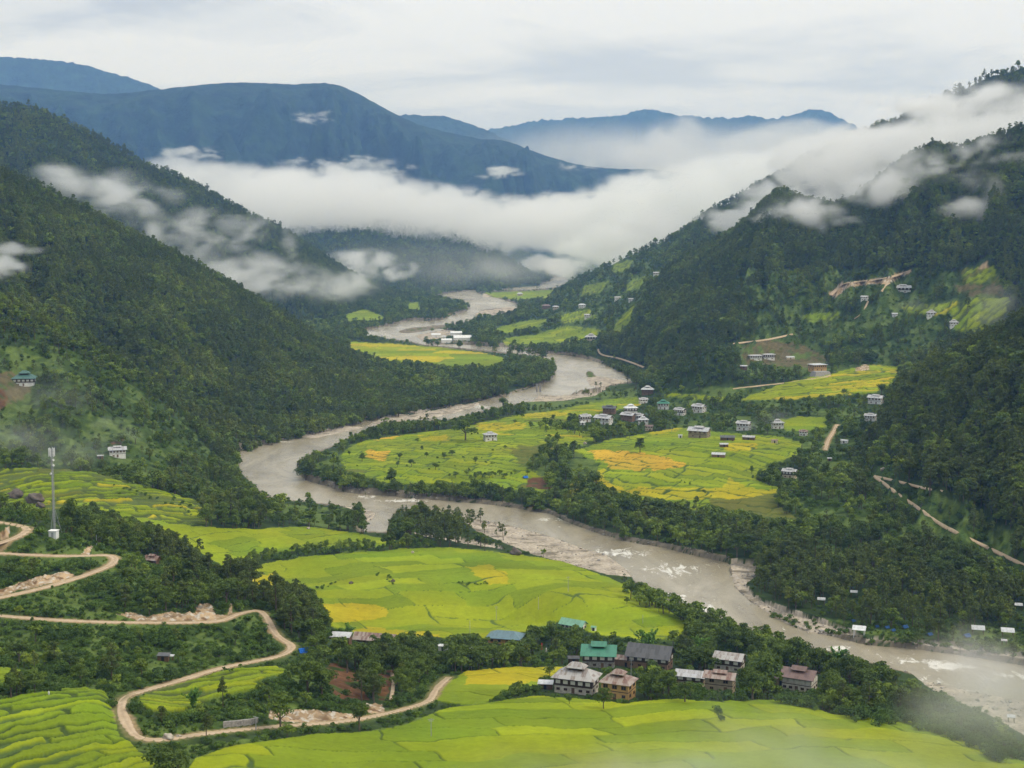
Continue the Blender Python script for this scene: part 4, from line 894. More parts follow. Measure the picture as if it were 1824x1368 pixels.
shed(1393, 1222, 30, 'mud annex with brown roof left of the brown double roof house', R_BROWN, MUD, rot=-20, h=3)
house(1022, 1122, 52, 'long white house with pale green gable roof at the edge of the rice', 'gable', R_LGREEN, WHITE, None, 1, rot=-32, ar=.45, nwin=5, lod=2, lantern=False, fh=3.2, rise=1.8)
shed(1058, 1124, 11, 'tiny white hut with green roof in the rice beside the long green roofed house', R_LGREEN, WHITE, rot=-20, ar=.9, h=2.2)
house(900, 1148, 72, 'house with wide slate blue hipped roof and orange walls among trees', 'hip', R_BLUE, OCHRE, None, 1, rot=-14, ar=.6, nwin=4, lod=2, lantern=False, fh=3.0, rise=2.2)
house(668, 1150, 84, 'long low farmhouse with rusty brown roof screened by trees', 'gable', R_RUST, MUD, None, 1, rot=-14, ar=.32, nwin=6, lod=1, lantern=False, fh=3.0, rise=1.7)
shed(606, 1146, 40, 'shed with bent silver sheet roof at the left of the long rusty roof', R_PALE, WOODB, rot=-8, roof='mono', h=2.2)
shed(789, 1160, 20, 'little white roofed shed between the trees', R_WHITE, WHITE, rot=-10, h=2.4)
house(270, 1002, 33, 'weathered wooden hut with two stacked roofs on the wooded slope', 'gable', R_RUST, WOODB, None, 1, rot=-20, ar=.7, nwin=2, lod=1, name='hut', cat='hut', fh=2.6, rise=1.4)
shed(290, 1178, 24, 'low tumbledown shelter with dark roof on the grassy bank above the road', R_DARK, WOODB, rot=-5, roof='mono', h=1.8)
shed(303, 1176, 14, 'flat pale sheet shelter right beside the dark tumbledown one', R_PALE, WOODB, rot=-12, roof='mono', h=1.3, posts=True)
# ---- the left hillside
house(40, 688, 46, 'farmhouse with teal green roof on the bare clearing of the left hill', 'hip', R_TEAL, WHITE, TIMBER, 2, rot=8, ar=.7, nwin=5, lod=1, winm=SHUT)
house(207, 815, 36, 'white farmhouse with grey gable roof alone on the lower left slope', 'gable', R_GREY, WHITE, None, 2, rot=18, ar=.6, nwin=5, lod=1)
shed(178, 818, 12, 'little grey roofed shed left of the lone hillside farmhouse', R_GREY, WOODB, rot=10)
# ---- peninsula and village in the middle
house(873, 785, 28, 'white two storey farmhouse beside the big round tree in the middle of the paddies', 'hip', R_GREY, WHITE, None, 2, rot=15, ar=.75, nwin=4, rise=1.2)
V = 'houses of the middle village'
for px, py, w, rf, rm, lw, up, rot, lab in [
 (1042,752,24,'gable',R_GREY,WHITE,TIMBER,20,'low white house with light grey roof, leftmost of the middle village'),
 (1076,756,36,'gable',R_GREY,WHITE,None,-30,'big white farmhouse with stepped grey gables in the middle village'),
 (1086,738,28,'gable',R_DARK,BRICK,None,-15,'brown house with dark sagging roof just behind the big stepped gable farmhouse'),
 (1124,738,26,'hip',R_WHITE,WHITE,TIMBER,10,'house with bright white roof at the top of the middle village'),
 (1120,750,30,'gable',R_GREY,BRICK,None,-35,'brown brick farmhouse with grey gable below the bright white roof'),
 (1138,750,24,'gable',R_GREY,WHITE,TIMBER,-30,'grey gabled house at the right of the brown brick farmhouse'),
 (1146,757,20,'hip',R_PALE,WHITE,None,0,'low pale roofed house at the lower right end of the middle village'),
 (1156,767,16,'gable',R_BROWN,CREAM,None,0,'small brown roofed house alone in trees below the middle village'),
 (1154,703,25,'hip',R_PALE,BRICK,None,-8,'brick house with pale flat roof above its white neighbour near the river bend'),
 (1146,719,18,'gable',R_GREY,WHITE,None,10,'small white house directly below the pale roofed brick house'),
 (1182,729,24,'hip',R_GREEN,WHITE,None,-6,'white house with vivid green hipped roof at the foot of the wooded knoll'),
 (1212,740,23,'gable',R_GREY,WHITE,TIMBER,-40,'white house with grey gable roof second to the right of the vivid green roof'),
 (1246,735,27,'gable',R_GREY,WHITE,None,-40,'white two storey house with grey roof, rightmost in the row under the knoll'),
 (1326,767,29,'gable',R_GREY,WHITE,None,-30,'tall white house with rows of brown windows and grey roof in thin smoke'),
 (1386,764,24,'hip',R_GREY,WHITE,None,5,'white house with wide grey roof beside the small upper rice field'),
 (1432,776,18,'gable',R_RUST,WHITE,None,-20,'narrow white house with rusty roof on the wooded edge right of the rice'),
 (1247,781,44,'gable',R_GREY,MUD,None,-25,'broad stone farmhouse with layered grey roof at the top edge of the golden rice'),
 (1408,852,30,'gable',R_GREY,CREAM,TIMBER,-30,'cream tower like house with grey roof at the right edge of the rice fields'),
 (1562,720,31,'gable',R_GREY,WHITE,None,-35,'white house with dark window bays on the spur at the right'),
 (1552,750,24,'gable',R_GREY,WHITE,None,-30,'low white house just below the one on the right spur'),
 (1610,521,31,'gable',R_GREY,WHITE,TIMBER,-10,'wide farmhouse with grey roof under the orange hillside track'),
 (1541,535,15,'gable',R_GREY,WHITE,None,-30,'small white house at the head of the pale footpath on the hillside'),
 (1660,565,18,'hip',R_GREY,WHITE,None,-5,'white house left of the hazy hillside terraces'),
 (1700,582,17,'hip',R_GREY,WHITE,None,0,'white house at the foot of the hazy hillside terraces'),
 (1594,564,11,'gable',R_PALE,WHITE,None,0,'tiny pale roofed house in the smoke left of the terraces'),
 (1053,607,22,'hip',R_GREY,CREAM,TIMBER,0,'brown house with grey roof at the bend of the riverside road'),
 (1037,549,14,'hip',R_PALE,WHITE,None,0,'white house on the reddish bare patch of the far farm slope'),
 (1047,567,13,'gable',R_GREY,WHITE,None,0,'white house lower down the far farm slope'),
 (1100,535,12,'gable',R_GREY,WHITE,None,10,'left one of the two white houses high on the far farm slope'),
 (1124,537,10,'gable',R_GREY,WHITE,None,-10,'right one of the two white houses high on the far farm slope'),
 (1169,491,11,'gable',R_GREY,WHITE,None,0,'topmost little house on the far farm slope'),
 (973,550,16,'hip',R_BROWN,BRICK,None,0,'reddish brown house among dark trees by the far river bank'),
 (990,552,12,'hip',R_GREY,CREAM,None,0,'pale house right of the reddish brown one by the far river bank'),
 (926,527,11,'hip',R_PALE,CREAM,None,0,'pale building on the farthest green field beside the river')]:
    house(px, py, w, lab, rf, rm, lw, up, 2, rot, .62, fh=3.0, lod=1 if w > 20 else 0, nwin=4 if w > 14 else 3, lantern=w > 16, hgap=.4, group=None)
# long white building in two sections and the orange one on its stone base
house(1346, 642, 26, 'left section of the long white building on the brown slope, flat grey roof', 'hip', R_GREY, WHITE, None, 2, 8, .5, nwin=5, lantern=False, rise=.8, door=False)
house(1370, 641, 24, 'right section of the long white building with slightly higher grey roof', 'hip', R_GREY, WHITE, TIMBER, 2, 8, .5, nwin=5, lantern=False, rise=.8, winm=SHUT, fh=3.0, door=False)
r_ = house(1458, 662, 34, 'orange brick building with flat pale roof standing on a grey stone terrace', 'hip', R_PALE, OCHRE, None, 2, 20, .8, nwin=6, lantern=False, rise=1.0, fh=3.3, zoff=1.2)
p = on_ground(1463, 668)
if p is not None:
    w = 24 * p.y / FPX
    MB().poly([(-w*.8,-6,-4),(w*.8,-6,-4),(w*.62,-2,4),(-w*.5,-2,4)]).poly([(w*.8,-6,-4),(w*.8,8,-4),(w*.62,8,4),(w*.62,-2,4)]).poly([(-w*.8,8,-4),(-w*.8,-6,-4),(-w*.5,-2,4),(-w*.5,8,4)]).poly([(-w*.5,-2,4),(w*.62,-2,4),(w*.62,8,4),(-w*.5,8,4)]).build('stone_terrace', STONE, label='grey stone retaining terrace in front of the orange brick building', cat='terrace', loc=tuple(p), rot=(0, 0, .3))
    keepbox(1443, 655, 1475, 672)
for a in [(1297,785,28,'dark roofed open barn between two farmhouses above the golden rice',R_DARK,WOODB,-8),(1335,784,24,'grey roofed barn in front of the tall white house',R_GREY,WOODB,-20),
          (1281,815,26,'brick hut with pale roof standing inside the rice terraces',R_PALE,BRICK,-15),(1212,780,8,'small bluish shed left of the broad stone farmhouse',R_PALE,WHITE,0),
          (1290,797,16,'low pale sheet shelter beside the yellow patch above the brick hut',R_PALE,WOODB,0),(1408,640,16,'small pale outbuilding right of the long white building',R_PALE,CREAM,10),
          (1325,660,13,'pale roofed shelter on the slope below the long white building',R_PALE,WOODB,0),(1478,822,8,'small tin roof in the trees below the footpath',R_PALE,WOODB,0),
          (1505,790,14,'pale tin roof among trees right of the footpath',R_PALE,WHITE,-30),(1380,790,12,'tin roofed hut at the upper right rim of the rice',R_RUST,CREAM,0),
          (1038,757,10,'white walled shed left of the middle village',R_WHITE,WHITE,0)]:
    shed(a[0], a[1], a[2], a[3], a[4], a[5], a[6])
for px, py, w, lab in [(823,607,34,'largest white roofed warehouse by the far river loop'),(795,611,20,'white roofed warehouse left of the largest one'),(812,598,22,'white warehouse behind the largest one by the river loop'),(776,601,18,'low white shed nearest the river loop'),(790,604,9,'smallest white building between the warehouses')]:
    shed(px, py, w, lab, R_WHITE, WHITE, 8, .7, h=5, name='warehouse', cat='warehouse')
# ---- riverside camp
pv = shed(1533, 1138, 27, 'white roofed open pavilion on posts at the stony river bank', R_WHITE, None, rot=-20, ar=.9, h=5, posts=True, name='pavilion', cat='pavilion', slope=.25, pm=CLOTHW)
for a in [(1464,1078,16,'white sheet roof inside the pine grove, left one',R_PALE),(1522,1064,14,'white sheet roof inside the pine grove, upper right one',R_PALE),(1816,1088,16,'white flat roof high on the right bank at the frame edge',R_PALE),
          (1745,1132,26,'long white canopy in the riverside camp under the pines',R_PALE),(1798,1136,26,'pointed white canopy farthest right in the riverside camp',R_PALE),(1790,1150,12,'small grey canopy below the white ones in the camp',R_GREY),
          (1778,1296,14,'left pale metal panel roof at the lower right river shore',R_PALE),(1803,1288,16,'right pale metal panel roof at the lower right river shore',R_PALE)]:
    shed(a[0], a[1], a[2], a[3], a[4], WOODB, -15, .8, h=2.6, posts=True, roof='mono', name='canopy', cat='canopy')
def tent(px, py, wpx, label, mat=DTARP, white=False):
    p = on_ground(px, py)
    if p is None: return
    w = wpx * p.y / FPX; d = w * .8; h = w * .55
    root = empty('tarp_shelter', tuple(p), .5, label, 'tarp'); FOOT.append((p.x, p.y, w * .8)); keepbox(px - wpx / 2, py - h * FPX / p.y, px + wpx / 2, py)
    m = MB(); N_ = 6
    for s in (-1, 1):
        for i in range(N_):
            for j in range(3):
                def q(i, j): x = -w / 2 + w * i / N_; t = j / 3; return (x, s * d / 2 * (1 - t), h * (.35 + .65 * t) - .12 * math.sin(i * 2.1) * (1 - t) - .2 * math.sin(math.pi * t))
                m.quad(q(i, j), q(i + 1, j), q(i + 1, j + 1), q(i, j + 1))
    o = m.build('cover', mat, root, smooth=True); md = o.modifiers.new('thickness', 'SOLIDIFY'); md.thickness = .06
    for sx in (-1, 1): MB().tube((sx * w * .46, 0, -.3), (sx * w * .46, 0, h * .97), .06).build('pole', WOODB, root)
    if white: MB().box(-w * .4, w * .42, -d * .35, d * .3, 0, h * .32).build('sacks', CLOTHW, root)
tent(541, 1163, 19, 'bright blue tarpaulin shelter beside the outer bend of the dirt road', TARP, True)
for px, py, w, lab in [(1520,1108,9,'blue tent left of the pavilion, at the edge of the pines'),(1562,1118,8,'blue tent nearest to the right of the pavilion'),(1580,1120,10,'larger blue tent, second right of the pavilion'),(1591,1125,9,'blue tent, third right of the pavilion'),(1612,1120,12,'dark blue tent in the shade of the pine trunks'),
    (1656,1133,11,'blue tent alone in the middle of the camp clearing'),(1722,1136,14,'faint blue tarp left of the long white canopy'),(592,846,8,'nothing')][:7]: tent(px, py, w, lab)
tent(936, 853, 9, 'small blue tarp on the brown strip below the paddies', TARP)
# ---- telecom mast
p = on_ground(97, 946); T = empty('telecom_mast', tuple(p), .3, 'tall grey lattice mast with white antennas on the hill spur', 'mast'); FOOT.append((p.x, p.y, 5))
HT = 150 * p.y / FPX * 1.01; keepbox(86, 805, 108, 955)
m = MB(); cs = [(0.55 * math.cos(a), 0.55 * math.sin(a)) for a in (0.3, 2.39, 4.49)]
for x, y in cs: m.tube((x, y, 0), (x, y, HT), .10, k=5)
k = 0; z = 0
while z < HT - 1:
    for i in range(3): a, b = cs[i], cs[(i + 1) % 3]; m.tube((a[0], a[1], z), (b[0], b[1], z + 1.1), .035, k=4); m.tube((a[0], a[1], z + 1.1), (b[0], b[1], z + 1.1), .03, k=4)
    z += 1.1
m.tube((0, 0, 0), (0, 0, HT), .16, k=6)
m.build('lattice', METAL, T)
for i in range(3):
    a = i * 2.094; MB().tube((3.2 * math.cos(a), 3.2 * math.sin(a), -1), (.5 * math.cos(a), .5 * math.sin(a), HT * .27), .07, k=5).tube((3.2 * math.cos(a), 3.2 * math.sin(a), 0), (1.8 * math.cos(a + .7), 1.8 * math.sin(a + .7), HT * .12), .04, k=4).build('leg', METAL, T)
for i in range(6):
    a = i * 1.047 + .2; r = 1.25; MB().box(r * math.cos(a) - .17, r * math.cos(a) + .17, r * math.sin(a) - .12, r * math.sin(a) + .12, HT - 3.4, HT + .3).tube((0, 0, HT - 2), (r * math.cos(a), r * math.sin(a), HT - 2), .05, k=4).build('antenna', CLOTHW, T)
for z, s in ((HT - 5.0, 1), (HT * .70, -1), (HT * .80, 1)): MB().tube((s * .6, -.5, z), (s * .75, -.8, z), .5, .42, 10).build('dish', CLOTHW, T)
MB().tube((0, 0, HT), (0, 0, HT + 1.4), .04).build('lightning_rod', METAL, T)
p = on_ground(96, 957); R = empty('equipment_cabinet', tuple(p), -.1, 'white equipment hut at the foot of the telecom mast', 'cabinet'); FOOT.append((p.x, p.y, 3)); keepbox(88, 940, 105, 958)
w = 14 * p.y / FPX / 2; MB().box(-w, w, -w * .9, w * .9, -1, w * 1.6).build('body', CLOTHW, R); MB().box(-w - .2, w + .2, -w - .1, w + .1, w * 1.6, w * 1.8).build('roof', CLOTHW, R); MB().box(-w * .3, w * .3, -w * .93, -w * .88, 0, w * 1.3).build('door', METAL, R)
# ---- utility poles
for px, py, hp, lab in [(884,1104,26,'power pole with a double crossarm left of centre in the big rice field'),(959,1085,22,'slim power pole in the middle of the big rice field'),(1012,1054,28,'power pole highest up in the big rice field'),(837,1128,24,'pole at the near edge of the big rice field'),
    (768,1311,34,'tall pole with crossarm in the foreground rice'),(840,1194,44,'pole standing before the trees left of the small bright field'),(1013,1204,22,'pole behind the big grey farmhouse'),(1124,1207,34,'white pole between the two hamlet rows'),(1254,1190,26,'thin white pole behind the pale stepped roof'),
    (172,972,20,'thin pole on the grassy slope right of the mast'),(499,1106,20,'thin pole among the trees right of the upper road bend'),(456,1300,26,'pole beside the lower road at the retaining wall'),(1145,1110,16,'pole in the rice near the river trees'),(1196,770,10,'small pole at the upper rim of the golden rice')]:
    p = on_ground(px, py); h = hp * p.y / FPX
    R = empty('utility_pole', tuple(p), random.uniform(-.6, .6), lab, 'pole', None); MB().tube((0, 0, -.5), (0, 0, h), .15, .10).build('shaft', METAL, R)
    if 'cross' in lab or hp > 24: MB().box(-.95, .95, -.06, .06, h * .93, h * .93 + .14).build('crossarm', METAL, R)
    if 'double' in lab or 'tall' in lab: MB().box(-.75, .75, -.06, .06, h * .84, h * .84 + .14).build('crossarm', METAL, R)
for px, py, lab in [(964,1164,'tall red and white prayer flag in front of the trees by the blue roof'),(972,1166,'small white prayer flag right of the red one')]:
    p = on_ground(px, py); R = empty('prayer_flag', tuple(p), .3, lab, 'flag'); h = 5.0 if 'tall' in lab else 3.2
    MB().tube((0, 0, 0), (0, 0, h), .06).build('pole', WOODB, R)
    m = MB()
    for i in range(6): z0, z1 = h * (.35 + i * .1), h * (.45 + i * .1); m.quad((0, 0, z0), (.6 + .12 * math.sin(i), .15 * math.sin(i * 1.3), z0), (.6 + .12 * math.sin(i + 1), .15 * math.sin(i * 1.3 + 1.3), z1), (0, 0, z1))
    o = m.build('cloth', CLOTHR if 'tall' in lab else CLOTHW, R); md = o.modifiers.new('t', 'SOLIDIFY'); md.thickness = .03; keepbox(px - 3, py - 20, px + 4, py)
# ---- foot bridge over the river
a_ = on_ground(985, 707); b_ = on_ground(914, 701)
def dpt(px, py, D): return Vector(atY(px, py, D))
if a_ is not None:
    A = dpt(984, 700, 1790); B_ = dpt(912, 694, 1850); R = empty('suspension_bridge', tuple(A), 0, 'slender suspension footbridge crossing the river', 'bridge')
    L = B_ - A; m = MB(); c1 = MB(); n = 30; side = Vector((L.y, -L.x, 0)).normalized()
    for i in range(n):
        def q(t, s, up): return tuple(L * t + side * s + Vector((0, 0, -3.0 * math.sin(math.pi * t) + up)))
        t, u = i / n, (i + 1) / n
        m.quad(q(t, -1, 0), q(u, -1, 0), q(u, 1, 0), q(t, 1, 0)); m.quad(q(t, -1, -.4), q(t, -1, 0), q(t, -1, .0), q(t, 1, -.4)); m.quad(q(t, -1, -.35), q(u, -1, -.35), q(u, -1, 0), q(t, -1, 0))
        for s in (-1, 1): c1.tube(q(t, s, 1.4 + 3 * abs(2 * t - 1)), q(u, s, 1.4 + 3 * abs(2 * u - 1)), .09, k=4); c1.tube(q(t, s, 0), q(t, s, 1.4 + 3 * abs(2 * t - 1)), .04, k=4)
    m.build('deck', STONE, R); c1.build('cable', METAL, R)
    for t in (0, 1):
        q0 = L * t; MB().box(q0.x - 1.6, q0.x - .9, q0.y - .6, q0.y + .6, q0.z - 9, q0.z + 5).box(q0.x + .9, q0.x + 1.6, q0.y - .6, q0.y + .6, q0.z - 9, q0.z + 5).box(q0.x - 1.6, q0.x + 1.6, q0.y - .5, q0.y + .5, q0.z + 4.2, q0.z + 5.2).build('tower', STONE, R)
    keepbox(905, 690, 1000, 712)
    MB().box(0, 22, -2, 2, -9, .4).build('abutment', STONE, R)
    for px, lab in ((956, 'left one of the two grey concrete piers left standing by the river'), (962, 'right one of the two grey concrete piers left standing by the river')):
        p = dpt(px, 716, 1700); h = 13 * 1700 / FPX; o = MB().box(-1.1, 1.1, -1.1, 1.1, -3, h).box(-1.4, 1.4, -1.4, 1.4, h, h + .6).build('concrete_pier', STONE, label=lab, cat='pier', loc=(p.x, p.y, 0), group=None)
    keepbox(950, 700, 968, 718)
# ---- boulders, walls
for px, py, w, lab, mt in [(62,895,28,'huge dark boulder on the left terraces',ROCKM),(72,902,16,'dark boulder leaning on the huge one in the terraces',ROCKM),(28,885,26,'rounded dark boulder left of the huge one',ROCKM),
    (1042,790,7,'grey boulder in the dark trees between the rice fields',PALEROCK),(918,988,20,'flat brown boulder by the gravel bar',ROCKM),(700,1036,8,'small rock pile in the big rice field',ROCKM),(625,1040,8,'rock at the end of the hedge in the big rice field',ROCKM),
    (1572,838,9,'pale rock on the wooded right slope',PALEROCK),(735,985,6,'white stone at the upper rim of the big rice field',PALEROCK),(549,942,6,'white stone on the back rice field',PALEROCK),(300,1316,18,'pale boulder pile beside the lower hairpin',PALEROCK),(318,1313,10,'smaller pale boulder at the lower hairpin',PALEROCK)]:
    p = on_ground(px, py)
    if p is None: continue
    r = w * p.y / FPX / 2; MB().blob((0, 0, r * .4), (r, r * .9, r * .75), seed=px, n=3).build('boulder', mt, smooth=True, label=lab, cat='rock', loc=tuple(p)); FOOT.append((p.x, p.y, r)); keepbox(px - w / 2, py - w * .6, px + w / 2, py)
pts = [on_ground(x, y) for x, y in ((396,1298),(420,1296),(445,1293),(458,1291))]
if all(pts):
    m = MB()
    for a, b in zip(pts[:-1], pts[1:]):
        dy = Vector((0, .8, 0)); a0 = a + Vector((0, 1.2, -.5)); b0 = b + Vector((0, 1.2, -.5)); h = Vector((0, 0, 2.0))
        m.quad(tuple(a0), tuple(b0), tuple(b0 + h), tuple(a0 + h)); m.quad(tuple(a0 + h), tuple(b0 + h), tuple(b0 + h + dy), tuple(a0 + h + dy)); m.quad(tuple(b0 + dy), tuple(a0 + dy), tuple(a0 + h + dy), tuple(b0 + h + dy))
    m.quad(tuple(pts[0] + Vector((0,1.2,-.5))), tuple(pts[0] + Vector((0,2,-.5))), tuple(pts[0] + Vector((0,2,1.5))), tuple(pts[0] + Vector((0,1.2,1.5))))
    m.build('retaining_wall', STONE, label='grey stone retaining wall along the lower road', cat='wall'); keepbox(396, 1284, 458, 1300)
def person(px, py, mat, lab, dark):
    p = on_ground(px, py)
    if p is None: return
    m = bpy.data.meshes.new('person'); V = [(0,0,.95),(0,.02,1.25),(0,0,1.48),(0,0,1.6),(.1,0,.9),(.11,-.06,.48),(.11,0,.04),(-.1,0,.9),(-.12,.08,.48),(-.12,.12,.04),(.19,0,1.42),(.25,-.05,1.12),(.24,-.2,.9),(-.19,0,1.42),(-.26,.02,1.12),(-.24,-.1,.88),(0,-.02,1.72)]
    E = [(0,1),(1,2),(2,3),(3,16),(0,4),(4,5),(5,6),(0,7),(7,8),(8,9),(2,10),(10,11),(11,12),(2,13),(13,14),(14,15)]
    m.from_pydata(V, E, []); o = link('person', m, label=lab, cat='person', loc=tuple(p)); m.materials.append(mat)
    o.modifiers.new('s', 'SKIN'); sk = m.skin_vertices[0].data
    R_ = [.17,.16,.14,.06,.1,.075,.05,.1,.075,.05,.07,.05,.04,.07,.05,.04,.1]
    for i, r in enumerate(R_): sk[i].radius = (r, r * .85)
    sk[0].use_root = True; s = o.modifiers.new('b', 'SUBSURF'); s.levels = 1; s.render_levels = 1
person(87, 1236, CLOTHW, 'person in white standing at the edge of the lower left terraces', 0)
person(1503, 1243, CLOTHW, 'person in pale clothes walking on the path by the lower right trees', 0)
# ------------------------------------------------------------------ foliage
def leaf_mat(name, stops, hue=(.8, 1.25), rough=.7):
    m, nt, p, o = new_mat(name)
    oi = nt.nodes.new('ShaderNodeObjectInfo'); at = nt.nodes.new('ShaderNodeAttribute'); at.attribute_name = 'leaf'
    ti = nt.nodes.new('ShaderNodeAttribute'); ti.attribute_type = 'INSTANCER'; ti.attribute_name = 'tint'
    k = math_(nt, 'ADD', math_(nt, 'ADD', math_(nt, 'MULTIPLY', oi.outputs['Random'], .32), .09), math_(nt, 'MULTIPLY', ti.outputs['Fac'], .45))
    r = ramp(nt, k, stops)
    g = math_(nt, 'ADD', math_(nt, 'MULTIPLY', at.outputs['Fac'], .9), 1.3)
    vm = nt.nodes.new('ShaderNodeVectorMath'); vm.operation = 'SCALE'; nt.links.new(r.outputs[0], vm.inputs[0]); nt.links.new(g, vm.inputs['Scale'])
    nt.links.new(vm.outputs[0], p.inputs['Base Color']); p.inputs['Roughness'].default_value = rough; p.inputs['Specular IOR Level'].default_value = .12
    tr = nt.nodes.new('ShaderNodeBsdfTranslucent'); nt.links.new(vm.outputs[0], tr.inputs[0]); mx = nt.nodes.new('ShaderNodeMixShader'); mx.inputs[0].default_value = .30
    nt.links.new(p.outputs[0], mx.inputs[1]); nt.links.new(tr.outputs[0], mx.inputs[2]); nt.links.new(mx.outputs[0], o.inputs[0])
    return m
L_BROAD = leaf_mat('broad_leaves', [(0.0, (0.034, 0.052, 0.013)), (0.25, (0.054, 0.080, 0.015)), (0.5, (0.082, 0.117, 0.019)), (0.75, (0.125, 0.165, 0.024)), (1.0, (0.185, 0.22, 0.03))])
L_PINE = leaf_mat('pine_needles', [(0.0, (0.044, 0.058, 0.017)), (0.4, (0.066, 0.086, 0.019)), (0.75, (0.098, 0.120, 0.022)), (1.0, (0.14, 0.152, 0.028))])
L_BUSH = leaf_mat('bush_leaves', [(0.0, (0.030, 0.052, 0.013)), (0.4, (0.050, 0.085, 0.017)), (0.8, (0.085, 0.130, 0.022)), (1.0, (0.13, 0.165, 0.028))])
L_BAMB = leaf_mat('bamboo_leaves', [(0.0, (0.07, 0.14, 0.025)), (1.0, (0.13, 0.21, 0.035))])
BARK = plain_mat('bark', (0.15, 0.115, 0.08), var=.4, scale=3)
def leaf_quads(C, Nn, size, rg):
    n = len(C); Nn = Nn + rg.normal(0, .55, (n, 3)); Nn /= np.linalg.norm(Nn, axis=1)[:, None] + 1e-9
    a = rg.normal(0, 1, (n, 3)); U = np.cross(Nn, a); U /= np.linalg.norm(U, axis=1)[:, None] + 1e-9; W = np.cross(Nn, U)
    s = (size * rg.uniform(.6, 1.35, n))[:, None]; asp = rg.uniform(.55, 1, n)[:, None]
    v = np.stack([C - U * s - W * s * asp * .5, C + U * s * .3 - W * s * asp, C + U * s + W * s * asp * .4, C - U * s * .4 + W * s * asp], 1)
    return v.reshape(-1, 3), np.arange(4 * n).reshape(n, 4), np.repeat(rg.random(n), 4)
def lobes_leaves(L, n, size, rg, fillin=.25):
    L = np.array(L); wgt = L[:, 3] ** 2; k = rg.choice(len(L), n, p=wgt / wgt.sum())
    d = rg.normal(0, 1, (n, 3)); d /= np.linalg.norm(d, axis=1)[:, None]; d[:, 2] = np.where(d[:, 2] < -.45, -d[:, 2], d[:, 2])
    rr = np.where(rg.random(n) < fillin, rg.uniform(.3, .9, n), rg.uniform(.82, 1.08, n))
    sc = np.stack([L[k, 3], L[k, 3], L[k, 3] * L[k, 4]], 1)
    C = L[k, :3] + d * sc * rr[:, None]
    v, f, lf = leaf_quads(C, d, size, rg)
    lf = .6 * lf + .4 * np.repeat(rg.random(len(L))[k], 4)
    return v, f, lf
def crown_mesh(name, v, f, lf, mat): return mesh_np(name, v, f, mat, attrs={'leaf': lf}, smooth=False)
def trunk_mb(segs):
    m = MB()
    for a, b, r0, r1 in segs: m.tube(a, b, r0, r1, 6)
    return m
def trunk_mesh(segs):
    m = trunk_mb(segs); me = bpy.data.meshes.new('trunk'); me.from_pydata(m.v, [], m.f); me.materials.append(BARK); me.update(); return me
# every tree is modelled one metre tall and scaled to its height
def make_broad(seed, n, size, spread=1.0):
    rg = np.random.default_rng(seed); L = []; segs = [((0, 0, -.06), (.01, .0, .32), .028, .020)]
    for i in range(rg.integers(9, 14)):
        a = rg.uniform(0, 6.28); r = rg.uniform(.05, .26) * spread; z = rg.uniform(.38, .86); q = rg.uniform(.11, .19) * (1 - .35 * max(0, z - .6))
        r *= 1 - max(0, z - .55) * 1.1; L.append((r * math.cos(a), r * math.sin(a), z, q, .8))
        if i < 5: segs.append(((.01, 0, .28), (r * .8 * math.cos(a), r * .8 * math.sin(a), z - .03), .014, .005))
    L.append((0, 0, .62, .2, .9)); return lobes_leaves(L, n, size, rg), segs
def make_pine(seed, n, size):
    rg = np.random.default_rng(seed); L = []; top = rg.uniform(-.03, .03, 2); segs = [((0, 0, -.06), (top[0] * .5, top[1] * .5, .5), .019, .013), ((top[0] * .5, top[1] * .5, .5), (top[0], top[1], .96), .013, .004)]
    base = rg.uniform(.26, .42)
    for i in range(rg.integers(16, 22)):
        z = rg.uniform(base, .93); e = (z - base) / (1 - base); R = (.21 * (1 - e) ** .6 * (0.45 + min(e * 3.5, .55)) + .02); a = rg.uniform(0, 6.28); r = R * rg.uniform(.55, 1.1)
        L.append((r * math.cos(a), r * math.sin(a), z, rg.uniform(.05, .088), .7))
        if i % 3 == 0: segs.append(((0, 0, z - .05), (r * math.cos(a), r * math.sin(a), z), .006, .003))
    L.append((top[0], top[1], .94, .05, 1.0)); L.append((0, 0, .7, .08, 1.3))
    return lobes_leaves(L, n, size, rg, .2), segs
def make_bush(seed, n, size):
    rg = np.random.default_rng(seed); L = []
    for i in range(rg.integers(6, 10)):
        a = rg.uniform(0, 6.28); r = rg.uniform(.1, .5); L.append((r * math.cos(a), r * math.sin(a), rg.uniform(.2, .68), rg.uniform(.2, .33), .8))
    return lobes_leaves(L, n, size, rg), [((0, 0, -.1), (.02, 0, .4), .03, .02), ((0, 0, 0), (.2, .1, .45), .02, .01)]
def make_bamboo(seed, n):
    rg = np.random.default_rng(seed); C = []; segs = []
    for i in range(16):
        a = rg.uniform(0, 6.28); lean = rg.uniform(.08, .45); h = rg.uniform(.7, 1.0); P = []
        for t in np.linspace(0, 1, 8): rr = lean * t ** 2.2; P.append((rr * math.cos(a), rr * math.sin(a), h * (t - .14 * t ** 4)))
        for q, w in zip(P[:-1], P[1:]): segs.append((q, w, .006, .005))
        P = np.array(P); t = rg.uniform(.3, 1, n // 16); x = np.stack([np.interp(t, np.linspace(0, 1, 8), P[:, k]) for k in range(3)], 1); C.append(x + rg.normal(0, .05, x.shape) * (1.25 - t)[:, None])
    C = np.concatenate(C); d = rg.normal(0, 1, C.shape); d[:, 2] = abs(d[:, 2]); return leaf_quads(C, d, .03, rg), segs
PROTO = {}
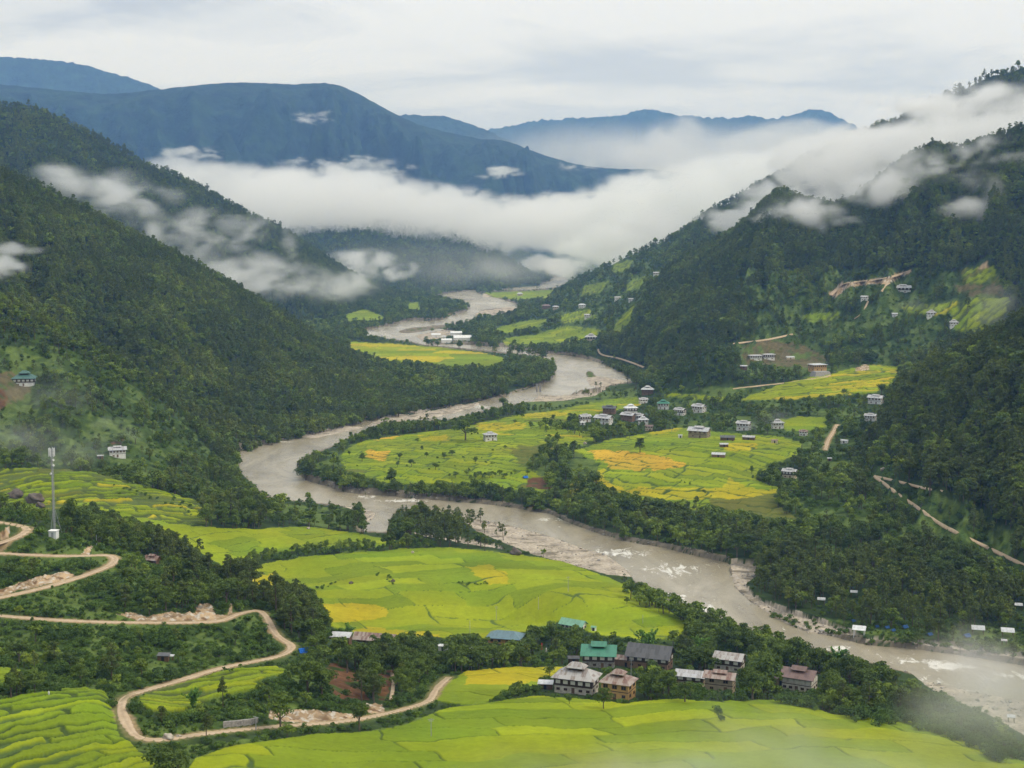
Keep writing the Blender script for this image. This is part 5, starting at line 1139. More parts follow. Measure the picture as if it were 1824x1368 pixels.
for kind, fn, mat, hi, lo in (('broadleaf_tree', lambda s, n, z: make_broad(s, n, z, 1 + .25 * (s % 3)), L_BROAD, (1100, .030), (340, .052)), ('pine_tree', make_pine, L_PINE, (1000, .022), (300, .036)), ('bush', make_bush, L_BUSH, (600, .055), (180, .10))):
    PROTO[kind] = []
    for s in range(6):
        (v, f, lf), segs = fn(s * 7 + 1, *hi); c = crown_mesh('crown', v, f, lf, mat); t = trunk_mesh(segs)
        (v2, f2, lf2), sg2 = fn(s * 7 + 1, *lo); tm = trunk_mb(sg2[:3]); 
        lo_me = bpy.data.meshes.new('tree_far'); nq = len(v2); allv = np.concatenate([v2, np.array(tm.v)]); 
        lo_me.from_pydata(allv.tolist(), [], f2.tolist() + [tuple(nq + i for i in q) for q in tm.f]); lo_me.materials.append(mat); lo_me.materials.append(BARK)
        mi = np.zeros(len(lo_me.polygons), np.int32); mi[len(f2):] = 1; lo_me.polygons.foreach_set('material_index', mi)
        a = lo_me.attributes.new('leaf', 'FLOAT', 'POINT'); a.data.foreach_set('value', np.concatenate([lf2, np.zeros(len(tm.v))]).astype(np.float32)); lo_me.update()
        PROTO[kind].append((c, t, bpy.data.objects.new('far_' + kind, lo_me)))
BAMB = []
for s in range(3):
    (v, f, lf), segs = make_bamboo(s + 40, 1600); BAMB.append((crown_mesh('foliage', v, f, lf, L_BAMB), trunk_mesh(segs)))
KIDX = {'broadleaf_tree': 0, 'pine_tree': 1, 'bush': 2}

# ---- candidate positions
FOOT_ = np.array(FOOT)
def near_foot(x, y):
    r = np.zeros(len(x), bool)
    for a, b, c in FOOT_: r |= (x - a) ** 2 + (y - b) ** 2 < c * c
    return r
def covers(x, y, z, h, tol_field=.5, rg=RNG):
    """does this tree stand in front of something that the valley keeps open?"""
    bad = np.zeros(len(x), bool)
    b0 = look(keep, *project(x, y, z))
    hits1 = np.zeros(len(x)); hits2 = np.zeros(len(x), bool)
    for fz, dx in ((.3, 0), (.55, -.22), (.55, .22), (.8, 0), (.95, 0)):
        k = look(keep, *project(x + dx * h, y, z + fz * h)); hits1 += k == 1; hits2 |= k >= 2
    for fz in (.15, .4, .5, .65, .7, .75, .87, 1.0):
        for dx in (-.2, 0, .2): hits2 |= look(keep, *project(x + dx * h, y, z + fz * h)) >= 2
    return (hits1 >= 3) & (rg.random(len(x)) > .12), hits2 & (rg.random(len(x)) > .08)
Z_PINE = [[(690,905),(720,890),(800,885),(860,905),(900,960),(880,985),(760,970),(690,945)], [(1340,1010),(1420,980),(1560,1000),(1700,1040),(1850,1080),(1850,1150),(1600,1140),(1440,1100),(1350,1070)], [(260,960),(330,940),(480,1000),(600,1080),(590,1140),(470,1100),(380,1040),(280,1010)],
          [(360,1180),(420,1180),(420,1240),(370,1250)]]
zone = np.zeros((RH, RW), np.uint8)
for g in Z_PINE: fill(zone, g, 1)
fill(zone, [(-300,940),(100,950),(280,1010),(260,1100),(480,1110),(500,1160),(240,1230),(-300,1240)], 2)      # near slope: shrubs between the road bends
fill(zone, [(1170,720),(1180,620),(1210,585),(1320,585),(1315,690),(1300,715)], 5)
fill(zone, [(215,1240),(520,1190),(560,1200),(560,1290),(230,1320)], 2); fill(zone, [(1180,700),(1480,690),(1480,780),(1390,800),(1180,760)], 3)
fill(zone, [(560,1120),(1000,1110),(1060,1130),(1500,1140),(1560,1260),(1400,1250),(1000,1240),(700,1260),(560,1200)], 4)
cand = {k: [] for k in KIDX}
def add(kind, x, y, z, h, tint):
    if len(x): cand[kind].append(np.stack([x, y, z, h, tint], 1))
def place(x, y, z, c, w, d, hbase, dens, pine_p, bush_p, hillside):
    px, py = project(x, y, z); inF = (px > -110) & (px < 1935) & (py < 1500) & (py > 0)
    zn = look(zone, px, py); n = fbm(x / 60 + 11, y / 60, 3); tint = np.clip(.42 + .8 * fbm(x / 70 + 5, y / 70 + 2, 4) + .16 * RNG.normal(size=len(x)) + .25 * (look(zone, px, py) == 2) - .4 * (look(zone, px, py) == 5), 0, 1)
    p_ = np.full(len(x), dens); p_ = np.where(c == GRASS, p_ * (np.where(y > 2600, .10, .25) if hillside else .14), p_); p_ = np.where(c == SCRUB, p_ * (.42 if hillside else .8), p_); p_ = np.where(c == BARE, p_ * .12, p_); p_ = np.where((c == FIELD) | (c == ROCK) | (c == YARD), 0, p_); p_ = np.where(c == RED, .06, p_)
    p_ = np.where(w > 0, 0, p_); p_ = np.where(d < 1.6, 0, p_)
    u = RNG.random(len(x)); k = (u < p_) & inF & ~near_foot(x, y)
    x, y, z, c, zn, n, tint, d, px, py = [a[k] for a in (x, y, z, c, zn, n, tint, d, px, py)]
    pine = np.where(zn == 1, .93, np.where(zn == 2, .05, np.where(zn == 4, .05, pine_p + .35 * n))); bush = np.where(zn == 2, .78, np.where(zn == 4, .18, np.where(zn == 1, .05, np.where(zn == 5, 0, bush_p))))
    bush = np.where((c == GRASS) | (c == BARE) | (c == RED), .7, bush); bush = np.where((c == SCRUB) & (zn != 1), np.maximum(bush, .6), bush); bush = np.where(d < 5, .85, bush)
    r = RNG.random(len(x)); kind = np.where(r < bush, 2, np.where(RNG.random(len(x)) < pine, 1, 0))
    h = hbase * RNG.uniform(.62, 1.3, len(x)) * (1 + .15 * n); h = h * np.where(RNG.random(len(x)) < .1, 1.35, 1); h = np.where(kind == 1, h * 1.15, h); h = np.where(kind == 2, h * .34 + .3, h); h = np.where((zn == 2) & (kind == 0), h * .62, h)
    h = np.where((c == GRASS) & (kind != 2), h * .7, h)
    f1, f2 = covers(x, y, z, h); small = RNG.random(len(x)) < .6
    # a tree in the way becomes a low bush if that clears the view
    kind = np.where((f1 | f2), 2, kind); h = np.where(f1 | f2, RNG.uniform(1.0, 2.2, len(x)), h); g1, g2 = covers(x, y, z, h); ok = ~(g1 | g2)
    for nm, i in KIDX.items():
        m = ok & (kind == i); add(nm, x[m], y[m], z[m], h[m], tint[m])
def scatter_floor():
    for y0, y1, s, hb in ((260, 420, 4.2, 6.5), (420, 720, 4.2, 8.5), (720, 1150, 5.2, 9.5), (1150, 1700, 6.0, 9.5), (1700, 2700, 7.5, 11), (2700, 4300, 11, 12), (4300, 6500, 20, 14)):
        gy = np.arange(y0, y1, s); X = []; Y = []
        for yy in gy:
            n = int(.84 * yy / s); xx = (np.arange(n) - n / 2) * s; X.append(xx + RNG.uniform(-.5, .5, n) * s); Y.append(yy + RNG.uniform(-.5, .5, n) * s)
        X = np.concatenate(X); Y = np.concatenate(Y); z, c, w, d, z0 = Fz(X, Y)
        place(X, Y, z - .1, c, w, d, hb, .9, .3, .2, False)
scatter_floor()
X = RNG.uniform(-.42, .42, 40000); Y = np.sqrt(RNG.uniform(260 ** 2, 690 ** 2, len(X))); X = X * Y; z, c, w, d, z0 = Fz(X, Y); zz_ = look(zone, *project(X, Y, z)); kk = (c != FIELD) & (w == 0) & (d > .8) & (((zz_ == 2) | (c == SCRUB) | (c == GRASS)) | (RNG.random(len(X)) < .3)) & (c != ROCK) & ~near_foot(X, Y) & (RNG.random(len(X)) < .8)
X, Y, z = X[kk], Y[kk], z[kk]; hh = RNG.lognormal(.15, .42, len(X)).clip(.5, 3.4); g1, g2 = covers(X, Y, z, hh); kk = ~(g1 | g2); add('bush', X[kk], Y[kk], z[kk] - .1, hh[kk], np.clip(.55 + .6 * fbm(X / 20, Y / 20, 3) + .15 * RNG.normal(size=len(X)), 0, 1)[kk])
HK = list(HILLS.values())
#          density 1/m2, height, pine share, bush share
HP = [(1/20, 7.5, .4, .3), (1/19, 9, .72, .10), (1/42, 10.5, .75, .05), (1/160, 15, .6, .0), (1/300, 16, .6, 0), None, (1/80, 13, .7, 0), (1/50, 11, .4, .1), (1/19, 9, .7, .08), (1/18, 9.5, .8, .14)]
for h, pr in zip(HK, HP):
    if pr is None: continue
    dens, hb, pp, bp = pr; P = h['P']; nu, nvv = P.shape[:2]
    A = P[:-1, :-1]; B = P[1:, :-1]; C = P[:-1, 1:]; ar = np.linalg.norm(np.cross(B - A, C - A), axis=2); ar[:, h['nv'] + 3:] = 0
    ctr = P[:-1, :-1]; qx, qy = project(ctr[..., 0], ctr[..., 1], ctr[..., 2]); ar = np.where((qx > -130) & (qx < 1950), ar, 0)
    tot = int(min(ar.sum() * dens, 60000)); pr_ = ar.ravel() / ar.sum(); k = RNG.choice(len(pr_), tot, p=pr_); i, j = np.unravel_index(k, ar.shape); a, b = RNG.random(tot), RNG.random(tot)
    Q = (P[i, j] * ((1 - a) * (1 - b))[:, None] + P[i + 1, j] * (a * (1 - b))[:, None] + P[i, j + 1] * ((1 - a) * b)[:, None] + P[i + 1, j + 1] * (a * b)[:, None])
    place(Q[:, 0], Q[:, 1], Q[:, 2] - .3, h['cls'][i, j], np.zeros(tot), np.full(tot, 99.0), hb, 1.0, pp, bp, True)
# hedges and bushes along bunds and river edges
def hedge(pts, n, h, kind='bush', jx=4, jy=2):
    pts = np.array(pts, float); L = np.concatenate([[0], np.cumsum(np.hypot(*np.diff(pts, axis=0).T))])
    for _ in range(n):
        s = RNG.random() * L[-1]; px = np.interp(s, L, pts[:, 0]) + RNG.normal() * jx; py = np.interp(s, L, pts[:, 1]) + RNG.normal() * jy
        p = on_ground(px, py)
        if p is None: continue
        z, c, w, d, z0 = Fz(p.x, p.y)
        if w[0] == 1 or near_foot(np.array([p.x]), np.array([p.y]))[0]: continue
        hh = h * RNG.uniform(.5, 1.3); add(kind, np.array([p.x]), np.array([p.y]), np.array([p.z - .1]), np.array([hh]), np.array([RNG.random()]))
hedge([(430,1003),(520,985),(600,980),(700,975),(760,968)], 70, 5, 'broadleaf_tree', 5, 3); hedge([(430,1003),(520,990),(640,980),(740,970)], 60, 2.6)
hedge([(535,1063),(575,1045),(600,1038)], 14, 1.6, jx=5); hedge([(820,1040),(870,1042)], 14, 1.3, jx=8); hedge([(680,1025),(700,1040)], 8, 1.6); hedge([(1000,770),(960,830),(1000,880),(1060,860)], 90, 8, 'broadleaf_tree', 10, 6)
hedge([(960,760),(1000,762),(1060,775),(1140,770)], 50, 8, 'broadleaf_tree', 8, 4); hedge([(560,850),(640,868),(760,884),(900,888),(1010,905)], 120, 7.5, 'broadleaf_tree', 6, 3); hedge([(600,800),(640,780),(720,765)], 36, 6, 'broadleaf_tree', 6, 3)
hedge([(1060,895),(1150,915),(1260,935),(1360,955),(1430,960)], 130, 10, 'broadleaf_tree', 12, 6); hedge([(1120,1060),(1180,1085),(1240,1110),(1300,1135),(1400,1160)], 90, 8, 'broadleaf_tree', 8, 5); hedge([(1340,848),(1385,870),(1395,905),(1440,930)], 36, 7, 'broadleaf_tree', 7, 4)
hedge([(830,845),(880,850),(920,845)], 24, 4.5, 'broadleaf_tree', 8, 3); hedge([(700,885),(760,900),(850,930),(900,960)], 40, 9, 'pine_tree', 8, 5); hedge([(1000,702),(1060,700),(1120,705)], 40, 6, 'pine_tree', 10, 3)
hedge([(1270,1215),(1310,1235),(1400,1250),(1440,1258)], 40, 3.2, 'bush', 6, 3); hedge([(880,1250),(930,1235),(960,1228)], 26, 2.4); hedge([(1275,1265),(1285,1285)], 5, 2.2); hedge([(1010,1218),(960,1222)], 6, 3)
hedge([(200,870),(330,900),(360,925)], 30, 1.8, 'bush', 10, 6); hedge([(640,830),(900,820)], 18, 1.6, 'bush', 20, 8); hedge([(1180,800),(1200,850),(1260,880),(1300,870)], 20, 1.2, 'bush', 6, 3)

hedge([(1480,1264),(1560,1275),(1640,1290),(1720,1312),(1800,1352)], 170, 4, 'bush', 14, 7); hedge([(1500,1240),(1600,1252),(1700,1285),(1790,1320)], 60, 6.5, 'broadleaf_tree', 14, 8); hedge([(1470,1262),(1400,1252)], 16, 3)
hedge([(1340,1098),(1440,1118),(1540,1140),(1660,1150),(1800,1165)], 90, 2.2, 'bush', 16, 4)
hedge([(585,1162),(640,1166),(720,1168)], 26, 6.5, 'broadleaf_tree', 6, 2)
# ---- single trees that stand alone
def solo(kind, px, py, hp, label, cat=None, wide=1.0, var=0, group=None):
    p = on_ground(px, py)
    if p is None: return
    h = hp * p.y / FPX; c, t = (BAMB[var % 3] if kind == 'bamboo_clump' else PROTO[kind][var % 6][:2])
    r = link(kind, None, label=label, cat=cat or {'broadleaf_tree': 'tree', 'pine_tree': 'pine', 'bush': 'bush', 'bamboo_clump': 'bamboo'}[kind], group=group, loc=(p.x, p.y, p.z - .1), rot=(0, 0, random.random() * 6)); r.scale = (h * wide, h * wide, h)
    link('crown', c, parent=r); link('trunk', t, parent=r)
for kd, px, py, hp, lab, wd, vr in [
 ('broadleaf_tree', 829, 784, 48, 'huge spreading tree beside the white farmhouse in the paddies', 1.35, 1), ('broadleaf_tree', 1140, 806, 28, 'lone flat crowned tree standing in the upper golden rice', 1.2, 2), ('broadleaf_tree', 896, 730, 25, 'tall slim tree at the river edge above the paddies', .9, 3),
 ('broadleaf_tree', 638, 937, 38, 'single round tree at the side channel mouth by the river', 1.0, 4), ('broadleaf_tree', 128, 950, 66, 'tall dark left tree of the pair beside the telecom mast', .85, 0), ('broadleaf_tree', 148, 952, 52, 'round right tree of the pair beside the telecom mast', 1.15, 5),
 ('pine_tree', 1112, 1040, 20, 'lone young pine on the river bank at the tip of the big field', 1.2, 1), ('broadleaf_tree', 1138, 1060, 26, 'round tree at the river end of the big rice field', 1.3, 2), ('broadleaf_tree', 1420, 1198, 68, 'tallest dark tree by the river behind the brown roof house', 1.0, 4),
 ('pine_tree', 397, 1262, 62, 'slender pine in front of the small road loop terraces', .9, 3), ('bamboo_clump', 345, 1268, 52, 'feathery bamboo clump below the road loop terraces', 1.0, 0), ('pine_tree', 288, 1290, 36, 'small dark pine beside the lower hairpin', 1.3, 4),
 ('bamboo_clump', 1155, 1172, 64, 'arching bamboo clump behind the black roofed house', 1.0, 1), ('bamboo_clump', 1248, 1180, 60, 'bamboo clump right of the arching one by the river trees', .9, 2), ('bamboo_clump', 1490, 1198, 56, 'bright bamboo clump near the river at the lower right', 1.0, 0), ('bamboo_clump', 620, 1140, 36, 'bamboo clump behind the long rusty roof', 1.3, 2),
 ('broadleaf_tree', 1075, 1262, 42, 'leafy tree in front of the ochre walled house', 1.15, 0), ('broadleaf_tree', 1014, 1255, 18, 'small round shrub tree before the big dark farmhouse', 1.3, 5), ('broadleaf_tree', 765, 1158, 38, 'dark egg shaped tree at the near edge of the big rice field', .95, 2),
 ('broadleaf_tree', 921, 1238, 30, 'small tree at the left end of the foreground hedge', 1.2, 1), ('broadleaf_tree', 979, 1205, 22, 'bushy tree beside the shiny metal shed', 1.3, 3), ('pine_tree', 412, 1040, 50, 'dark pine leaning over the slope above the upper road', 1.4, 2),
 ('broadleaf_tree', 1570, 705, 24, 'round tree on the terraces above the right spur house', 1.3, 3), ('broadleaf_tree', 555, 822, 14, 'small tree on the tip of the peninsula', 1.2, 1), ('broadleaf_tree', 545, 856, 32, 'dense round tree clump at the peninsula tip beside the water', 1.5, 4),
 ('pine_tree', 1723, 560, 40, 'tall dark cypress on the hazy hillside terraces', .6, 2), ('broadleaf_tree', 500, 1300, 75, 'big dark tree standing over the lower road', 1.0, 4), ('broadleaf_tree', 548, 1235, 80, 'large round dark tree above the reddish bank', 1.1, 1),
 ('broadleaf_tree', 640, 1300, 60, 'dark tree in front of the pale rock cut', 1.1, 3), ('broadleaf_tree', 1160, 1215, 44, 'bushy tree between ochre house and black roof', 1.2, 5), ('broadleaf_tree', 1600, 1270, 52, 'hazy round tree left of the gravel shore', 1.4, 2), ('broadleaf_tree', 1680, 1290, 48, 'hazy round tree on the gravel shore', 1.4, 0),
 ('broadleaf_tree', 1560, 1225, 44, 'tree half veiled by mist behind the field path', 1.3, 3), ('broadleaf_tree', 1500, 1265, 34, 'low tree before the brown roofed farmhouse', 1.5, 1), ('broadleaf_tree', 1220, 1250, 40, 'bush like tree before the curved sheet roof', 1.5, 0), ('broadleaf_tree', 1345, 1235, 44, 'olive green tree between mud house and brown roof', 1.3, 2)]:
    solo(kd, px, py, hp, lab, None, wd, vr)
for i, (px, py, hp) in enumerate([(645,822,16),(743,788,9),(752,801,9),(712,819,14),(733,831,14),(708,832,10),(697,845,13),(805,812,14),(791,817,14),(776,837,14),(811,852,13),(801,851,8),(847,823,10),(917,755,8),(946,764,14),(930,745,10),(775,764,9),(622,812,9),(760,815,10),(900,800,8),(985,750,12),(970,752,10),(1182,1052,0)][:22]):
    solo('broadleaf_tree', px, py, hp, 'small dark tree dotted among the paddies of the river bend', 'tree', 1.3, i, 'small trees dotted among the paddies of the river bend')

# ---- stones of the gravel bars and banks
SX = []
for y0, y1, s_ in ((560, 760, 2.2), (760, 1100, 3.0), (1100, 1900, 7.0)):
    X = RNG.uniform(-.42, .42, int(.84 * y1 * (y1 - y0) / s_ ** 2)); Y = RNG.uniform(y0, y1, len(X)); X = X * Y
    wx, wy = project(X, Y, 0 * X); k = look(wat, wx, wy); b_ = look(watb, wx, wy); kk = ((k == 2) & (RNG.random(len(X)) < .30)) | ((b_ > .08) & (b_ < .55) & (RNG.random(len(X)) < .5)) | ((k == 1) & (b_ < .93) & (RNG.random(len(X)) < .06))
    X, Y = X[kk], Y[kk]; z = np.maximum(Fz(X, Y)[0], -.25); SX.append(np.stack([X, Y, z, RNG.lognormal(-.35, .55, len(X)).clip(.25, 3.2), RNG.random(len(X))], 1))
SX = np.concatenate(SX)
PROTO['stone'] = []
for s_ in range(6):
    mb = MB().blob((0, 0, .15), (.5, .42, .34), seed=s_ * 5 + 2, n=1, rough=.3); me = bpy.data.meshes.new('stone'); me.from_pydata(mb.v, [], mb.f); me.materials.append(PALEROCK if s_ % 3 else STONE); PROTO['stone'].append((None, None, bpy.data.objects.new('stone_', me)))

# ---- the trees that show largest are things, the rest of each kind is one object
def gn_instances(name, arr, kind, label, lod=2):
    if len(arr) == 0: return
    me = bpy.data.meshes.new(name); me.vertices.add(len(arr)); me.vertices.foreach_set('co', arr[:, :3].astype(np.float32).ravel())
    def at(n, t, v, key='value'): a = me.attributes.new(n, t, 'POINT'); a.data.foreach_set(key, v)
    n = len(arr); at('idx', 'INT', RNG.integers(0, 6, n).astype(np.int32))
    rot = np.stack([RNG.normal(0, .04, n), RNG.normal(0, .04, n), RNG.random(n) * 6.28], 1).astype(np.float32); at('rot', 'FLOAT_VECTOR', rot.ravel(), 'vector')
    wv = RNG.uniform(.8, 1.3, n); scl = np.stack([arr[:, 3] * wv, arr[:, 3] * wv, arr[:, 3]], 1).astype(np.float32); at('scl', 'FLOAT_VECTOR', scl.ravel(), 'vector'); at('tint', 'FLOAT', arr[:, 4].astype(np.float32))
    ng = bpy.data.node_groups.new(name, 'GeometryNodeTree'); ng.interface.new_socket('Geometry', in_out='INPUT', socket_type='NodeSocketGeometry'); ng.interface.new_socket('Geometry', in_out='OUTPUT', socket_type='NodeSocketGeometry')
    gi = ng.nodes.new('NodeGroupInput'); go = ng.nodes.new('NodeGroupOutput'); ip = ng.nodes.new('GeometryNodeInstanceOnPoints'); gi2 = ng.nodes.new('GeometryNodeGeometryToInstance')
    for c, t, ob in reversed(PROTO[kind]):
        oi = ng.nodes.new('GeometryNodeObjectInfo'); oi.inputs['Object'].default_value = ob; oi.inputs['As Instance'].default_value = True
        ng.links.new(oi.outputs['Geometry'], gi2.inputs[0])
    def na(nm, dt): a = ng.nodes.new('GeometryNodeInputNamedAttribute'); a.data_type = dt; a.inputs['Name'].default_value = nm; return a.outputs['Attribute']
    ng.links.new(gi.outputs[0], ip.inputs['Points']); ip.inputs['Pick Instance'].default_value = True
    jn = ng.nodes.new('GeometryNodeJoinGeometry')
    ng.nodes.remove(gi2)
    for nd in [q for q in ng.nodes if q.bl_idname == 'GeometryNodeObjectInfo']: ng.links.new(nd.outputs['Geometry'], jn.inputs[0])
    ng.links.new(jn.outputs[0], ip.inputs['Instance']); ng.links.new(na('idx', 'INT'), ip.inputs['Instance Index']); ng.links.new(na('rot', 'FLOAT_VECTOR'), ip.inputs['Rotation']); ng.links.new(na('scl', 'FLOAT_VECTOR'), ip.inputs['Scale'])
    ng.links.new(ip.outputs[0], go.inputs[0])
    o = link(name, me, kind='stuff', label=label); md = o.modifiers.new('scatter', 'NODES'); md.node_group = ng
    return o
LAND = [(30,940,'the topmost road bend'),(97,880,'the telecom mast'),(140,930,'the tree pair by the mast'),(205,998,'the upper road hairpin'),(90,1035,'the orange cut bank'),(270,1000,'the weathered wooden hut'),(60,1100,'the middle road at the left edge'),(250,1106,'the pale rock cut'),
 (380,1090,'the tall end of the pale rock cut'),(458,1087,'the middle road bend'),(520,1152,'the sharp road bend by the blue tarpaulin'),(430,1180,'the long straight of the road'),(290,1175,'the dark tumbledown shelter'),(214,1252,'the mouth of the lower hairpin'),(300,1315,'the boulders at the lower hairpin'),
 (380,1230,'the small loop terraces'),(430,1290,'the grey retaining wall'),(560,1275,'the lower rock cut'),(610,1215,'the reddish bank'),(775,1235,'the last road bend'),(100,1245,'the top of the lower left terraces'),(100,1170,'the thicket at the left edge'),(200,1140,'the shrubs under the middle road'),
 (668,1140,'the long rusty roof'),(789,1155,'the little white roof'),(900,1140,'the slate blue roof'),(760,1190,'the pole by the small bright field'),(1022,1120,'the pale green long roof'),(1065,1175,'the bright green roof'),(1022,1230,'the big dark farmhouse'),(1103,1240,'the ochre walls'),(1160,1175,'the black sheet roof'),
 (1232,1218,'the curved pale roof'),(1285,1225,'the stepped rusty roof'),(1302,1190,'the striped grey roof'),(1428,1225,'the brown double roof'),(1240,1130,'the river bank behind the hamlet'),(1350,1160,'the river bend behind the hamlet'),(1490,1195,'the bright bamboo by the river'),(1560,1245,'the misty field path'),(1650,1285,'the misty field rim'),(1750,1300,'the metal panel roofs'),
 (1533,1130,'the white pavilion'),(1464,1075,'the white sheet roofs in the grove'),(1590,1120,'the blue tents'),(1656,1130,'the lone blue tent'),(1745,1130,'the long white canopy'),(1798,1135,'the pointed white canopy'),(1400,1020,'the gravel tip of the grove'),(1560,1010,'the dense middle of the grove'),(1560,848,'the fork of the diagonal track'),
 (1640,906,'the upper run of the diagonal track'),(1750,970,'the lower run of the diagonal track'),(1700,760,'the middle of the dark right hill'),(1790,680,'the upper edge of the dark right hill'),(1650,830,'the slope above the diagonal track'),(1640,980,'the slope below the diagonal track'),(1790,1060,'the foot of the dark right hill'),(1480,930,'the woods right of the golden rice'),
 (1408,845,'the cream tower house'),(1562,715,'the spur house'),(1470,785,'the short footpath'),(1250,930,'the bank below the golden rice'),(1010,860,'the gully between the rice fields'),(780,930,'the pine clump on the gravel spit'),(880,960,'the long gravel bar'),(600,975,'the hedge behind the big field'),(560,900,'the riverside meadow'),(460,1000,'the left corner of the big field'),
 (540,1060,'the dark wood left of the big field'),(380,990,'the wooded shoulder'),(200,815,'the lone hillside farmhouse'),(60,900,'the dark terrace boulders'),(640,870,'the peninsula bank'),(1210,1095,'the river tip of the big field')]
LX = np.array([(a, b) for a, b, _ in LAND], float)
def where_words(px, py):
    k = int(np.argmin(np.hypot(LX[:, 0] - px, (LX[:, 1] - py) * 1.3))); dx, dy = px - LX[k, 0], py - LX[k, 1]
    if abs(dx) < 10 and abs(dy) < 8: d = 'right beside '
    elif abs(dx) > abs(dy) * 1.2: d = 'left of ' if dx < 0 else 'right of '
    else: d = 'above ' if dy < 0 else 'below '
    return d + LAND[k][2]
LAB = {'broadleaf_tree': ('leafy green tree ', 'tree', 'leafy trees '), 'pine_tree': ('dark green pine ', 'pine', 'pines '), 'bush': ('spreading green bush ', 'bush', 'bushes ')}
cnt = 0
for kind in KIDX:
    A = np.concatenate(cand[kind]); px, py = project(A[:, 0], A[:, 1], A[:, 2]); qx, qy = project(A[:, 0], A[:, 1], A[:, 2] + A[:, 3])
    size = np.where((px > 0) & (px < 1824) & (qy < 1368) & (py > 0) & (py < 1400), py - qy, 0); order = np.argsort(-size); pick = []; NP = 300
    for i in order:
        if len(pick) >= NP: break
        if visible((A[i, 0], A[i, 1], A[i, 2] + A[i, 3] * .85), 3.0): pick.append(i)
    pick = np.array(pick); rest = np.setdiff1d(np.arange(len(A)), pick)
    HQ = np.quantile(A[pick, 3], (.33, .67))
    for i in pick:
        x, y, z, h, t = A[i]; c, tm, _ = PROTO[kind][cnt % 6]; cnt += 1; ww = (('tall ', 'mid sized ', 'short ')[int((h < HQ[1]) + 0) + int(h < HQ[0])], where_words(px[i], py[i])); wd = random.uniform(.95, 1.35)
        r = link(kind, None, label=ww[0] + LAB[kind][0] + ww[1], cat=LAB[kind][1], group=ww[0] + LAB[kind][2] + ww[1], loc=(x, y, z), rot=(0, 0, random.random() * 6.28)); r.scale = (h * wd, h * wd, h)
        link('crown', c, parent=r); link('trunk', tm, parent=r)
    R_ = A[rest]; far = R_[:, 1] > 2600
    nm = {'broadleaf_tree': 'leafy_woodland', 'pine_tree': 'pine_forest', 'bush': 'scrub'}[kind]
    gn_instances(nm, R_[~far], kind, {'broadleaf_tree': 'leafy woodland covering slopes and river banks', 'pine_tree': 'pine forest covering the hillsides', 'bush': 'green scrub filling the gaps between trees'}[kind])
    if far.sum(): gn_instances('distant_forest', R_[far], kind, {'broadleaf_tree': 'leafy part of the forest on the far hills', 'pine_tree': 'pines of the forest on the far hills', 'bush': 'bushes on the far hills'}[kind])
    print(kind, len(A), 'far', int(far.sum()))

gn_instances('river_stones', SX, 'stone', 'pale stones strewn over the gravel bars and along the banks')
print('stones', len(SX))
# ------------------------------------------------------------------ air: even haze in one closed box
hz = bpy.data.materials.new('haze_air'); hz.use_nodes = True; nt = hz.node_tree; nt.nodes.clear()
ho = nt.nodes.new('ShaderNodeOutputMaterial'); hv = nt.nodes.new('ShaderNodeVolumePrincipled'); nt.links.new(hv.outputs[0], ho.inputs['Volume'])
hv.inputs['Color'].default_value = HAZE_COL; hv.inputs['Density'].default_value = HAZE_DEN; hv.inputs['Anisotropy'].default_value = 0.0
hv.inputs['Absorption Color'].default_value = (1, 1, 1, 1)
MB().box(-12000, 12000, -600, 17500, -9.5, 1950).build('haze', hz, kind='stuff', label='pale blue haze filling the valley air')

